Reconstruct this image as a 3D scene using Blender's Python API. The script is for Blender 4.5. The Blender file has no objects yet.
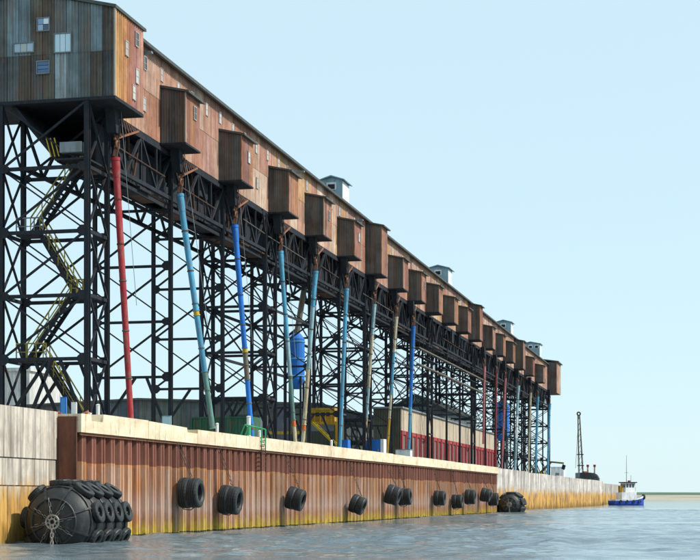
import bpy, math, random
from mathutils import Vector, Matrix
random.seed(7)
R = math.radians
C = bpy.context.scene.collection
S = bpy.context.scene

# ------------------------------------------------------------------ camera, sky, sun, exposure
cam_d = bpy.data.cameras.new('camera'); cam = bpy.data.objects.new('camera', cam_d); C.objects.link(cam)
cam.location = (0, 0, 2.2); cam.rotation_euler = (R(90), 0, R(13.46))
cam_d.sensor_width = 36; cam_d.lens = 36*1600/700; cam_d.shift_y = 217/700
cam_d.clip_start = 0.5; cam_d.clip_end = 20000
S.camera = cam
SUN_EL, SUN_AZ = 47, 86                       # azimuth from +Y towards +X
W = bpy.data.worlds.new('World'); S.world = W; W.use_nodes = True
wn = W.node_tree.nodes; wl = W.node_tree.links
bg = wn['Background']; sky = wn.new('ShaderNodeTexSky'); sky.sky_type = 'NISHITA'
sky.sun_disc = False; sky.sun_elevation = R(SUN_EL); sky.sun_rotation = R(SUN_AZ)
sky.air_density = 1.0; sky.dust_density = 0.3; sky.ozone_density = 3.0; sky.altitude = 0
veil = wn.new('ShaderNodeMix'); veil.data_type = 'RGBA'; veil.inputs[0].default_value = 0.82   # thin bright summer veil over the whole sky
veil.inputs[7].default_value = (3.62, 4.80, 5.20, 1)
wl.new(sky.outputs[0], veil.inputs[6]); wl.new(veil.outputs[2], bg.inputs[0]); bg.inputs[1].default_value = 0.12
sd = bpy.data.lights.new('sun', 'SUN'); sun = bpy.data.objects.new('sun', sd); C.objects.link(sun)
sd.energy = 3.1; sd.angle = R(0.5); sd.color = (1.0, 0.955, 0.87)
ts = Vector((math.cos(R(SUN_EL))*math.sin(R(SUN_AZ)), math.cos(R(SUN_EL))*math.cos(R(SUN_AZ)), math.sin(R(SUN_EL))))
sun.rotation_euler = (-ts).to_track_quat('-Z', 'Y').to_euler()
S.view_settings.view_transform = 'Standard'; S.view_settings.look = 'None'
S.view_settings.exposure = 0.66; S.view_settings.gamma = 1.0

# ------------------------------------------------------------------ materials
class NT:
    def __init__(s, name):
        s.m = bpy.data.materials.new(name); s.m.use_nodes = True
        s.t = s.m.node_tree; s.n = s.t.nodes; s.b = s.n['Principled BSDF']
        s.geo = None
    def new(s, ty, **kw):
        o = s.n.new(ty)
        for k, v in kw.items(): setattr(o, k, v)
        return o
    def link(s, a, b): s.t.links.new(a, b)
    def pos(s):
        if s.geo is None: s.geo = s.new('ShaderNodeNewGeometry')
        return s.geo.outputs['Position']
    def mapping(s, scale, loc=(0,0,0)):
        m = s.new('ShaderNodeMapping'); m.inputs['Scale'].default_value = scale; m.inputs['Location'].default_value = loc
        s.link(s.pos(), m.inputs[0]); return m.outputs[0]
    def noise(s, scale=(1,1,1), detail=4, rough=.55, loc=(0,0,0)):
        n = s.new('ShaderNodeTexNoise'); n.inputs['Scale'].default_value = 1
        n.inputs['Detail'].default_value = detail; n.inputs['Roughness'].default_value = rough
        s.link(s.mapping(scale, loc), n.inputs['Vector']); return n.outputs['Fac']
    def ramp(s, fac, stops):
        r = s.new('ShaderNodeValToRGB'); e = r.color_ramp.elements
        while len(e) < len(stops): e.new(0.5)
        for i, (p, c) in enumerate(stops):
            e[i].position = p; e[i].color = (c if isinstance(c, tuple) else (c, c, c)) + (1,)
        s.link(fac, r.inputs[0]); return r.outputs[0]
    def mix(s, fac, a, b, mode='MIX'):
        m = s.new('ShaderNodeMix', data_type='RGBA', blend_type=mode)
        for i, v in ((0, fac), (6, a), (7, b)):
            if hasattr(v, 'is_linked'): s.link(v, m.inputs[i])
            elif i == 0: m.inputs[0].default_value = v
            else: m.inputs[i].default_value = tuple(v) + (1,)
        return m.outputs[2]
    def math(s, op, a, b=0.0, clamp=False):
        m = s.new('ShaderNodeMath', operation=op, use_clamp=clamp)
        for i, v in enumerate((a, b)):
            if hasattr(v, 'is_linked'): s.link(v, m.inputs[i])
            else: m.inputs[i].default_value = v
        return m.outputs[0]
    def z(s):
        x = s.new('ShaderNodeSeparateXYZ'); s.link(s.pos(), x.inputs[0]); return x.outputs[2]
    def objcol(s):
        o = s.new('ShaderNodeObjectInfo'); return o.outputs['Color'], o.outputs['Random']
    def out(s, col=None, rough=.7, metal=0.0, bump=None, bs=.3, bd=.05, spec=None):
        if col is not None:
            if hasattr(col, 'is_linked'): s.link(col, s.b.inputs['Base Color'])
            else: s.b.inputs['Base Color'].default_value = tuple(col) + (1,)
        if hasattr(rough, 'is_linked'): s.link(rough, s.b.inputs['Roughness'])
        else: s.b.inputs['Roughness'].default_value = rough
        s.b.inputs['Metallic'].default_value = metal
        if spec is not None: s.b.inputs['Specular IOR Level'].default_value = spec
        if bump is not None:
            b = s.new('ShaderNodeBump'); b.inputs['Strength'].default_value = bs; b.inputs['Distance'].default_value = bd
            s.link(bump, b.inputs['Height']); s.link(b.outputs[0], s.b.inputs['Normal'])
        return s.m

M = {}
def paint(name, col, rust=.35, rough=.62, rustcol=(.16, .06, .025), var=.45, spec=.35):
    t = NT(name)
    v = t.ramp(t.noise((1.6, 1.6, .35), 7, .65), [(.28, 1-var), (.72, 1+var*.4)])
    c = t.mix(1.0, t.mix(0, col, col), v, 'MULTIPLY')
    r = t.ramp(t.noise((4.5, 4.5, 1.3), 8, .74, (3, 8, 1)), [(.62-rust*.35, 0.), (.74-rust*.2, 1.)])
    c = t.mix(t.math('MULTIPLY', r, min(1., rust*1.8)), c, rustcol)
    M[name] = t.out(c, rough, bump=t.noise((5, 5, 5), 5), bs=.2, bd=.02, spec=spec)
paint('black_steel', (.022, .030, .040), .38, .8, (.065, .034, .024), .5, .2)
paint('grey_steel', (.22, .25, .27), .3)
paint('red_paint', (.40, .022, .032), .42, .7, (.19, .14, .11))
paint('dull_red_paint', (.26, .035, .04), .4)
paint('pink_red_paint', (.48, .14, .15), .42, .7, (.19, .14, .11))
paint('blue_paint', (.012, .165, .58), .32, .65, (.08, .11, .15))
paint('sky_blue_paint', (.07, .33, .52), .42, .7, (.19, .14, .11))
paint('pale_blue_paint', (.30, .50, .56), .42, .7, (.19, .14, .11))
paint('teal_paint', (.09, .25, .23), .45)
paint('cream_paint', (.55, .50, .36), .5, .6, (.30, .17, .07))
paint('grey_pipe', (.13, .14, .12), .5)
paint('yellow_paint', (.52, .36, .02), .3)
paint('ochre_paint', (.50, .28, .02), .4)
paint('green_paint', (.014, .11, .062), .4)  # container green, darkened to put its shadow into the colour
paint('bright_green', (.04, .38, .16), .15)
paint('orange_paint', (.62, .15, .03), .25)
paint('white_paint', (.78, .79, .78), .12)
paint('rust_steel', (.33, .15, .08), .6, .75, (.20, .07, .03))
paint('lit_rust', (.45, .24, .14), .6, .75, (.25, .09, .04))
paint('roof_metal', (.075, .085, .08), .3, .6, (.11, .07, .05))
paint('cupola_metal', (.24, .36, .42), .25, .5, (.17, .15, .13))
paint('shed_metal', (.10, .125, .135), .3, .6, (.13, .10, .08))
paint('beige_panel', (.52, .42, .31), .35, .7, (.36, .25, .17))
paint('olive_panel', (.065, .075, .055), .3, .7, (.08, .06, .04))
paint('panel_grey', (.17, .15, .14), .3)
paint('hull_blue', (.015, .075, .42), .2, .5)
paint('timber', (.10, .075, .05), .2, .85, (.05, .04, .03))
paint('deck_grey', (.30, .29, .27), .2, .85, (.22, .19, .16))
paint('dark_rust', (.12, .06, .04), .5, .8, (.06, .03, .02))
paint('return_rust', (.20, .075, .045), .45, .8, (.10, .045, .03))
paint('olive_yellow', (.22, .18, .05), .4, .7, (.10, .08, .05))
paint('faded_yellow', (.40, .32, .07), .45, .75, (.14, .10, .05))
paint('window_frame', (.45, .40, .36), .45, .8, (.36, .22, .15))
paint('haze_white', (.60, .60, .57), .2, .8, (.45, .40, .33))

# corrugated sheet: colour of each sheet comes from the sheet object, streaks and rust from world-space noise
def sheet_mat(key='sheet', nm='corrugated_sheet', rust=.72, pale=.5, rc=(.24, .085, .035)):
    t = NT(nm); oc, rnd = t.objcol()
    st = t.noise((3.2, 3.2, .14), 6, .65)
    c = t.mix(1.0, oc, t.ramp(st, [(.28, (.50, .46, .44)), (.5, (1, 1, 1)), (.75, (1.28, 1.24, 1.2))]), 'MULTIPLY')
    blot = t.ramp(t.noise((.45, .45, .55), 6, .65, (3, 3, 3)), [(.35, (.72, .68, .66)), (.6, (1.12, 1.12, 1.12))])
    c = t.mix(1.0, c, blot, 'MULTIPLY')
    p = t.ramp(t.noise((1.3, 1.3, .6), 6, .65, (21, 7, 3)), [(.56, 0.), (.68, pale)])
    c = t.mix(p, c, t.mix(.5, oc, (.58, .48, .43) if pale > .35 else (.27, .33, .35)))
    r = t.ramp(t.noise((2.1, 2.1, .30), 8, .72, (9, 4, 2)), [(.50, 0.), (.62, rust)])
    c = t.mix(r, c, t.mix(.35, rc, oc))
    # rust runs from the fixing lines, laps every 1.35 m
    zf = t.math('FRACT', t.math('DIVIDE', t.math('ADD', t.z(), t.math('MULTIPLY', rnd, .4)), 1.35))
    run = t.math('MULTIPLY', t.ramp(zf, [(.0, 0.), (.55, .15), (.97, 1.), (1., 0.)]), t.ramp(t.noise((7, 7, .25), 5, .7, (2, 8, 5)), [(.52, 0.), (.66, .8)]))
    c = t.mix(run, c, t.mix(.3, tuple(v*.6 for v in rc), oc))
    dent = t.math('ADD', t.math('MULTIPLY', t.noise((1.1, 1.1, .8), 3, .5, (5, 5, 1)), .8), t.math('MULTIPLY', t.noise((7, 7, 2), 5), .2))
    M[key] = t.out(c, .75, bump=dent, bs=.5, bd=.12, spec=.25)
sheet_mat()
sheet_mat('grey_sheet', 'galvanised_sheet', .72, .3, (.19, .095, .055))

def pile_mat():
    t = NT('sheet_pile_steel'); oc, rnd = t.objcol(); z = t.z()
    st = t.noise((2.6, 2.6, .18), 8, .68)
    tan = t.ramp(st, [(.26, (.13, .05, .03)), (.38, (.31, .165, .105)), (.50, (.44, .27, .19)), (.62, (.53, .36, .27)), (.78, (.64, .51, .43))])
    orange = t.ramp(t.noise((2.0, 2.0, .12), 6, .7, (5, 9, 0)), [(.47, 0.), (.60, .85)])
    tan = t.mix(orange, tan, (.44, .17, .05))
    dark = t.ramp(t.noise((4.5, 4.5, .10), 6, .7, (15, 2, 0)), [(.55, 0.), (.66, .7)])
    tan = t.mix(dark, tan, (.11, .05, .03))
    # pale tidal stain belt
    belt = t.ramp(t.math('ADD', z, t.math('MULTIPLY', t.noise((1.4, 1.4, .6), 4), .8)), [(.0, 0.), (.18, 0.), (.215, .45), (.30, .1), (.33, 0.)])
    zz = t.math('DIVIDE', t.math('ADD', z, t.math('MULTIPLY', t.noise((1.4, 1.4, .6), 4), .8)), 10.)
    belt = t.ramp(zz, [(.0, 0.), (.13, 0.), (.19, .5), (.26, .25), (.31, 0.)])
    tan = t.mix(belt, tan, (.50, .40, .36))
    mar = t.ramp(st, [(.28, (.09, .03, .022)), (.45, (.20, .078, .054)), (.6, (.27, .118, .082)), (.78, (.38, .20, .14))])
    jig = t.math('ADD', z, t.math('ADD', t.math('MULTIPLY', t.noise((.9, .9, .9), 3), .16), t.math('MULTIPLY', rnd, .12)))
    up = t.math('GREATER_THAN', jig, 4.14)
    c = t.mix(up, tan, mar)
    # orange lip where the painted band ends
    lip = t.math('MULTIPLY', t.math('GREATER_THAN', jig, 3.98), t.math('LESS_THAN', jig, 4.14))
    c = t.mix(t.math('MULTIPLY', lip, .55), c, (.50, .22, .09))
    # algae by the water
    al = t.math('SUBTRACT', 1.0, t.math('DIVIDE', t.math('ADD', z, t.math('MULTIPLY', t.noise((2.4, 2.4, .5), 5), .0)), 1.6), True)
    al = t.math('SUBTRACT', 1.15, t.math('ADD', t.math('DIVIDE', z, .80), t.math('MULTIPLY', t.math('SUBTRACT', t.noise((2.6, 2.6, .35), 5), .5), 2.6)), True)
    c = t.mix(al, c, t.ramp(t.noise((3, 3, 2), 4), [(.3, (.38, .22, .03)), (.6, (.56, .42, .05)), (.8, (.50, .46, .12))]))
    wet = t.math('LESS_THAN', t.math('ADD', z, t.math('MULTIPLY', t.noise((2, 2, 1), 3), .2)), .20)
    c = t.mix(wet, c, (.06, .06, .03))
    c = t.mix(1.0, c, oc, 'MULTIPLY')
    M['pile'] = t.out(c, .78, bump=t.noise((4, 4, 3), 6), bs=.35, bd=.04, spec=.25)
pile_mat()

def concrete_mat(name, base, algae_top, f=1.):
    t = NT(name); oc, rnd = t.objcol(); z = t.z()
    n1 = t.noise((2.4*f, 2.4*f, .14), 7, .7); n2 = t.noise((.8*f, .8*f, .7), 7, .65, (4, 2, 8))
    c = t.ramp(n1, [(.34, tuple(v*.38 for v in base)), (.45, tuple(v*.72 for v in base)), (.56, base), (.75, tuple(min(.8, v*1.18) for v in base))])
    c = t.mix(t.ramp(n2, [(.46, 0.), (.66, .7)]), c, (.34, .28, .245))
    c = t.mix(t.ramp(t.noise((3.4*f, 3.4*f, .06), 6, .7, (1, 6, 4)), [(.52, 0.), (.63, .8)]), c, (.15, .12, .10))
    c = t.mix(t.ramp(t.noise((1.5*f, 1.5*f, .2), 6, .7, (11, 3, 4)), [(.58, 0.), (.70, .6)]), c, (.45, .27, .13))
    c = t.mix(1.0, c, oc, 'MULTIPLY')
    zz = t.math('ADD', z, t.math('MULTIPLY', t.math('SUBTRACT', t.noise((1.5*f, 1.5*f, .22), 7, .7, (7, 7, 7)), .5), 3.8))
    al = t.ramp(t.math('DIVIDE', zz, algae_top*2), [(0., .95), (.38, .88), (.55, 0.)])
    ac = t.ramp(t.noise((1.9*f, 1.9*f, .22), 8, .76, (2, 2, 9)), [(.34, (.07, .045, .02)), (.44, (.27, .13, .03)), (.53, (.56, .29, .045)), (.68, (.64, .41, .10)), (.82, (.62, .50, .30))])
    c = t.mix(al, c, ac)
    dk = t.ramp(t.math('DIVIDE', zz, 2.0), [(.0, 1.), (.15, .8), (.5, 0.)])
    c = t.mix(t.math('MULTIPLY', dk, .7), c, (.10, .065, .018))
    M[name] = t.out(c, .88, bump=t.noise((6, 6, .7), 7, .65), bs=.8, bd=.06, spec=.2)
concrete_mat('old_concrete', (.70, .62, .52), 2.95)
concrete_mat('far_concrete', (.66, .61, .56), 3.5, .22)

def cap_mat():
    t = NT('cap_concrete'); oc, rnd = t.objcol()
    c = t.ramp(t.noise((.45, .45, .9), 6, .6), [(.28, (.56, .45, .30)), (.5, (.74, .63, .46)), (.72, (.80, .73, .58))])
    c = t.mix(t.ramp(t.noise((1.8, 1.8, .35), 6, .7, (3, 1, 1)), [(.54, 0.), (.68, .6)]), c, (.56, .36, .12))
    c = t.mix(t.ramp(t.noise((3, 3, .8), 6, .7, (8, 1, 5)), [(.56, 0.), (.66, .6)]), c, (.26, .19, .13))
    M['cap'] = t.out(t.mix(1.0, c, oc, 'MULTIPLY'), .85, bump=t.noise((4, 4, 4), 6), bs=.5, bd=.03, spec=.25)
cap_mat()

def rubber_mat():
    t = NT('rubber')
    c = t.ramp(t.noise((2.5, 2.5, 1.2), 6, .65), [(.3, (.008, .010, .010)), (.52, (.015, .017, .018)), (.68, (.040, .040, .038)), (.82, (.08, .07, .055))])
    M['rubber'] = t.out(c, .55, bump=t.noise((9, 9, 9), 5), bs=.3, bd=.02)
rubber_mat()
t = NT('chain_steel'); M['chain'] = t.out(t.ramp(t.noise((6, 6, 6), 4), [(.3, (.16, .12, .09)), (.7, (.42, .40, .37))]), .6)
t = NT('dark_chain'); M['dark_chain'] = t.out(t.ramp(t.noise((6, 6, 6), 4), [(.3, (.03, .022, .018)), (.7, (.08, .06, .05))]), .7)
t = NT('window_glass'); oc, _ = t.objcol(); M['glass'] = t.out(oc, .25, spec=.6)
t = NT('grass_land')
M['tundra'] = t.out(t.ramp(t.noise((.01, .01, .3), 5), [(.3, (.07, .12, .085)), (.7, (.12, .17, .12))]), .95, spec=.1)  # greyed green, distance haze put into the colour
t = NT('beach'); M['beach'] = t.out(t.ramp(t.noise((.02, .004, 1.0), 6), [(.3, (.24, .22, .17)), (.6, (.38, .35, .28)), (.8, (.20, .20, .14))]), .95, spec=.1)  # tan desaturated, haze over the far shore painted in

def water_mat():
    t = NT('sea_water')
    a = t.noise((.9, 1.5, 1), 5, .6); b = t.noise((3.0, 4.6, 1), 4, .6, (3, 1, 0))
    hgt = t.math('ADD', t.math('MULTIPLY', a, .30), t.math('MULTIPLY', b, .16))
    slick = t.noise((.012, .06, 1), 5, .6, (2, 5, 0))
    t.out((.125, .17, .195), t.ramp(slick, [(.38, .10), (.60, .04)]))
    t.b.inputs['IOR'].default_value = 1.33
    bmp = t.new('ShaderNodeBump'); bmp.inputs['Distance'].default_value = .30
    t.link(t.ramp(slick, [(.40, .9), (.58, .4)]), bmp.inputs['Strength'])
    t.link(hgt, bmp.inputs['Height']); t.link(bmp.outputs[0], t.b.inputs['Normal'])
    M['water'] = t.m
water_mat()

# ------------------------------------------------------------------ mesh helpers
class MB:
    def __init__(s): s.v = []; s.f = []
    def add(s, vs, fs):
        o = len(s.v); s.v += [tuple(p) for p in vs]; s.f += [tuple(i+o for i in f) for f in fs]; return s
    def box(s, a, b):
        x0, y0, z0 = (min(a[i], b[i]) for i in range(3)); x1, y1, z1 = (max(a[i], b[i]) for i in range(3))
        return s.add([(x0,y0,z0),(x1,y0,z0),(x1,y1,z0),(x0,y1,z0),(x0,y0,z1),(x1,y0,z1),(x1,y1,z1),(x0,y1,z1)],
                     [(0,3,2,1),(4,5,6,7),(0,1,5,4),(1,2,6,5),(2,3,7,6),(3,0,4,7)])
    def bar(s, p, q, w, h=None, up=(0,0,1)):
        p, q = Vector(p), Vector(q); h = h or w; d = (q-p).normalized(); u = Vector(up)
        if abs(d.dot(u)) > .98: u = Vector((0,1,0))
        a = d.cross(u).normalized()*w/2; b = a.cross(d).normalized()*h/2
        vs = [c+i*a+j*b for c in (p, q) for i, j in ((-1,-1),(1,-1),(1,1),(-1,1))]
        return s.add(vs, [(0,1,2,3),(7,6,5,4),(0,4,5,1),(1,5,6,2),(2,6,7,3),(3,7,4,0)])
    def tube(s, p, q, r0, r1=None, n=12, caps=True):
        p, q = Vector(p), Vector(q); r1 = r0 if r1 is None else r1; d = (q-p).normalized()
        u = Vector((0,0,1)) if abs(d.z) < .95 else Vector((0,1,0))
        a = d.cross(u).normalized(); b = a.cross(d)
        vs = [c+r*(math.cos(2*math.pi*k/n)*a+math.sin(2*math.pi*k/n)*b) for c, r in ((p, r0), (q, r1)) for k in range(n)]
        fs = [(k, (k+1)%n, n+(k+1)%n, n+k) for k in range(n)]
        if caps: fs += [tuple(range(n))[::-1], tuple(range(n, 2*n))]
        return s.add(vs, fs)
    def lathe(s, prof, axis='y', n=24, closed=False):
        # prof: (along, radius)
        vs = []
        for a, r in prof:
            for k in range(n):
                c, q = r*math.cos(2*math.pi*k/n), r*math.sin(2*math.pi*k/n)
                vs.append({'x': (a, c, q), 'y': (c, a, q), 'z': (c, q, a)}[axis])
        fs = []; m = len(prof)
        for i in range(m if closed else m-1):
            j = (i+1) % m
            for k in range(n): fs.append((i*n+k, i*n+(k+1)%n, j*n+(k+1)%n, j*n+k))
        return s.add(vs, fs)
    def torus(s, c, R_, r, axis='x', n=20, m=8):
        vs = []
        for i in range(n):
            A = 2*math.pi*i/n
            for j in range(m):
                B = 2*math.pi*j/m; rr = R_+r*math.cos(B); h = r*math.sin(B)
                p = {'x': (h, rr*math.cos(A), rr*math.sin(A)), 'y': (rr*math.cos(A), h, rr*math.sin(A)), 'z': (rr*math.cos(A), rr*math.sin(A), h)}[axis]
                vs.append(tuple(Vector(c)+Vector(p)))
        return s.add(vs, [(i*m+j, i*m+(j+1)%m, ((i+1)%n)*m+(j+1)%m, ((i+1)%n)*m+j) for i in range(n) for j in range(m)])
    def prism(s, poly, axis, a, b):
        # poly in the two other axes, extruded from a to b
        def P(u, v, w): return {'x': (w, u, v), 'y': (u, w, v), 'z': (u, v, w)}[axis]
        n = len(poly); vs = [P(u, v, a) for u, v in poly]+[P(u, v, b) for u, v in poly]
        return s.add(vs, [tuple(range(n))[::-1], tuple(range(n, 2*n))]+[(k, (k+1)%n, n+(k+1)%n, n+k) for k in range(n)])
    def mesh(s, name, mat, smooth=False):
        me = bpy.data.meshes.new(name); me.from_pydata(s.v, [], s.f); me.update()
        import bmesh
        bm = bmesh.new(); bm.from_mesh(me); bmesh.ops.recalc_face_normals(bm, faces=bm.faces); bm.to_mesh(me); bm.free()
        if smooth is True:
            for p in me.polygons: p.use_smooth = True
        me.materials.append(M[mat]); return me
    def build(s, name, mat, parent=None, smooth=False, col=None):
        return put(s.mesh(name, mat, smooth), name, parent, col=col)

def put(me, name, parent=None, loc=None, rot=None, col=None):
    o = bpy.data.objects.new(name, me); C.objects.link(o)
    if parent: o.parent = parent
    if loc is not None: o.location = loc
    if rot is not None: o.rotation_euler = rot
    if col is not None: o.color = tuple(col)+(1,)
    return o
def tag(o, label, cat, group=None):
    o['label'] = label; o['category'] = cat
    if group: o['group'] = group
    return o
def thing(name, label, cat, loc=(0,0,0), rz=0, group=None):
    o = bpy.data.objects.new(name, None); C.objects.link(o); o.empty_display_size = .3
    o.location = loc; o.rotation_euler = (0, 0, rz); return tag(o, label, cat, group)
def structure(o): o['kind'] = 'structure'; return o
def copy_tree(o, parent=None):
    c = o.copy(); C.objects.link(c); c.parent = parent
    for k in list(KIDS.get(o.name, [])) or list(o.children): copy_tree(k, c)
    return c
KIDS = {}
ORD = ['nearest', 'second', 'third', 'fourth', 'fifth', 'sixth', 'seventh', 'eighth', 'ninth', 'tenth', 'eleventh', 'twelfth',
       'thirteenth', 'fourteenth', 'fifteenth', 'sixteenth', 'seventeenth', 'eighteenth', 'nineteenth', 'twentieth', 'twenty-first', 'twenty-second', 'twenty-third', 'twenty-fourth', 'twenty-fifth']

# gallery frame: origin under the near end of the water-side wall, slightly turned away from the quay line
GA = R(.61); GO = Vector((-36.5, 86.9, 0))
def G(gx, gy, z=0.): return Vector((GO.x+gx*math.cos(GA)-gy*math.sin(GA), GO.y+gx*math.sin(GA)+gy*math.cos(GA), z))

# ------------------------------------------------------------------ setting: water, shore, deck
QX, CX = -32.6, -33.7        # sheet pile face, concrete face
ZT, ZC, ZD = 6.45, 5.52, 6.0 # cap top, cap bottom, deck level
Y0, Y1, YE = 76.4, 227.2, 432.0
import numpy as np
def sea():
    x0, x1, y0, y1, st = -34.4, 75., 42., 330., .28
    nx, ny = int((x1-x0)/st)+1, int((y1-y0)/st)+1
    xs, ys = np.linspace(x0, x1, nx), np.linspace(y0, y1, ny); X, Y = np.meshgrid(xs, ys); Z = np.zeros_like(X)
    rg = np.random.default_rng(4)
    gust = np.zeros_like(X)
    for k in range(10):
        a = rg.uniform(0, 6.28); L = rg.uniform(14, 60); gust += np.sin(2*np.pi*(X*np.cos(a)*.35+Y*np.sin(a))/L+rg.uniform(0, 6.28))
    gust = np.clip(.62+.30*gust/np.sqrt(5.), .12, 1.3)
    for k in range(60):
        L = 10**rg.uniform(-.12, .75); a = rg.normal(1.25, .95); amp = .0125*L**.45*rg.uniform(.5, 1.2)
        Z += amp*np.sin(2*np.pi*(X*np.cos(a)+Y*np.sin(a))/L+rg.uniform(0, 6.28))*(gust if L < 5 else 1)
    for L, a, amp in ((26., 1.40, .075), (33., 1.52, .07), (19., 1.32, .04)):
        Z += amp*np.sin(2*np.pi*(X*np.cos(a)+Y*np.sin(a))/L+L)*np.clip((X+30)/30, 0, 1)
    edge = np.clip(np.minimum((x1-X)/8, np.minimum((Y-y0)/4, (y1-Y)/60)), 0, 1)
    Z *= edge*.62
    v = np.stack([X, Y, Z], -1).reshape(-1, 3)
    i = (np.arange(ny-1)[:, None]*nx+np.arange(nx-1)[None]).ravel(); f = np.stack([i, i+1, i+nx+1, i+nx], -1)
    b = len(v); o = np.array([(-6000,-300,0),(6000,-300,0),(6000,9000,0),(-6000,9000,0),(x0,y0,0),(x1,y0,0),(x1,y1,0),(x0,y1,0)], float)
    v = np.concatenate([v, o]); f = np.concatenate([f, np.array([(0,1,5,4),(1,2,6,5),(2,3,7,6),(3,0,4,7)])+b])
    me = bpy.data.meshes.new('water'); me.vertices.add(len(v)); me.vertices.foreach_set('co', v.ravel())
    me.loops.add(f.size); me.loops.foreach_set('vertex_index', f.ravel().astype(np.int32)); me.polygons.add(len(f))
    me.polygons.foreach_set('loop_start', np.arange(0, f.size, 4, dtype=np.int32)); me.polygons.foreach_set('use_smooth', np.ones(len(f), bool))
    me.update(calc_edges=True); me.validate(); me.materials.append(M['water'])
    return put(me, 'water')
structure(sea())
land = MB(); 
rs = random.Random(3)
n = 60; xs = [-2600+k*5600/n for k in range(n+1)]
rows = []
for (yy, zz) in ((880, -.6), (900, .5), (930, 1.9), (960, 3.0), (975, 3.6)):
    rows.append([(x, yy+60*math.sin(x*.004)+rs.uniform(-6, 6), zz+(rs.uniform(-.25, .25) if zz > 0 else 0)) for x in xs])
vs = [p for r in rows for p in r]; m = n+1
fs = [(i*m+k, i*m+k+1, (i+1)*m+k+1, (i+1)*m+k) for i in range(len(rows)-1) for k in range(n)]
structure(land.add(vs, fs).build('shore', 'beach'))
rows2 = [[(p[0], p[1]-2, p[2]-.05) for p in rows[-1]], [(p[0], p[1]+8, 4.5+rs.uniform(-.3, .5)) for p in rows[-1]], [(p[0], p[1]+60, 4.9+rs.uniform(-.3, .4)) for p in rows[-1]], [(p[0], 4500, 6.0) for p in rows[-1]]]
vs = [p for r in rows2 for p in r]
fs = [(i*m+k, i*m+k+1, (i+1)*m+k+1, (i+1)*m+k) for i in range(3) for k in range(n)]
structure(MB().add(vs, fs).build('tundra', 'tundra'))
structure(MB().box((CX-.6, 20, ZD-.6), (-420, YE-.6, ZD)).box((-37.2, YE-.6, ZD-.6), (-420, 640, ZD)).build('quay_deck', 'deck_grey'))

# ------------------------------------------------------------------ sheet pile quay
quay = thing('sheet_pile_quay', 'rust-stained steel sheet pile quay wall with a cream concrete cap', 'quay wall', (QX, Y0, 0))
P = 1.3; NP = int((Y1-Y0)/P)
# profile along y (one period), depth in -x, wrapped as one thick strip
pr = [(0, -.42), (.40, -.42), (.54, 0), (1.12, 0), (P, -.42)]
b = MB()
for i in range(len(pr)-1):
    (ya, xa), (yb, xb) = pr[i], pr[i+1]
    b.add([(xa, ya, -1.2), (xb, yb, -1.2), (xb, yb, ZC+.05), (xa, ya, ZC+.05)], [(0,1,2,3)])
b.add([(-.47, 0, -1.2), (-.47, P, -1.2), (-.47, P, ZC+.05), (-.47, 0, ZC+.05)], [(0,1,2,3)])
# interlock rib on the outer flange
b.box((.0, .80, -1.2), (.035, .86, ZC))
pile_me = b.mesh('sheet_pile', 'pile')
for k in range(NP):
    g = random.uniform(.84, 1.10)*(.94+.10*math.sin(k*.37)+.05*math.sin(k*1.3))
    put(pile_me, 'sheet_pile', quay, (random.uniform(-.03, .02), k*P, 0), col=(g, g*random.uniform(.95, 1.02), g*random.uniform(.93, 1.02)))
ret = MB().box((-1.75, -.20, -1.2), (.0, -.12, ZT-.12)).build('return_plate', 'return_rust', quay)
ret['label'] = 'plain dark rust end plate where the pile wall turns inland'
for x in (-1.05, -.03): MB().box((x-.05, -.26, -1.), (x+.05, -.20, ZT-.2)).build('stiffener', 'dark_rust', ret)
# cap in cast lengths, with higher curb pieces and bollard gaps
yy = 0.; k = 0; YL = NP*P
gaps = [(.9, 2.2), (17.5, 19.2)]
segs = []; cur = 0
lens = [9.6, 8.6, 11, 12, 12, 12, 12, 12, 12, 12, 12, 12, 12]
while cur < YL-.1:
    L = min(lens[min(k, len(lens)-1)], YL-cur); segs.append((cur, cur+L)); cur += L; k += 1
for k, (a, c) in enumerate(segs):
    g = random.uniform(.9, 1.06)
    top = ZT-.03+random.uniform(-.03, .03)
    lo = ZT-.30
    poly_top = [(a+.02, ZC), (c-.02, ZC), (c-.02, top)]
    if k == 0: poly_top = [(a-.1, ZC), (c-.02, ZC), (c-.02, top+.12), (2.9, top+.12), (2.8, lo), (1.3, lo), (1.2, top+.05), (a-.1, top+.02)]
    elif k == 1: poly_top = [(a+.02, ZC), (c-.02, ZC), (c-.02, top-.28), (c-1.9, top-.28), (c-2., top), (a+.02, top+.1)]
    else:
        poly_top += [(a+.02, top)]
    o = MB().prism(poly_top, 'x', .22, -1.6).build('cap_block', 'cap', quay, col=(g, g*.985, g*.96))
# small waler strip below the cap
for a, c in segs: MB().box((.03, a+.05, ZC-.14), (.12, c-.05, ZC-.02)).build('waler', 'rust_steel', quay)
# pipe outlets and access ladder with green handrail
def ladder(par, x, y, z0, z1, mat, w=.5):
    L = MB()
    for s in (-1, 1): L.bar((x, y+s*w/2, z0), (x, y+s*w/2, z1), .09)
    n_ = int((z1-z0)/.35)
    for i in range(n_): L.bar((x, y-w/2, z0+.2+i*.35), (x, y+w/2, z0+.2+i*.35), .05)
    return L.build('ladder', mat, par)

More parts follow.
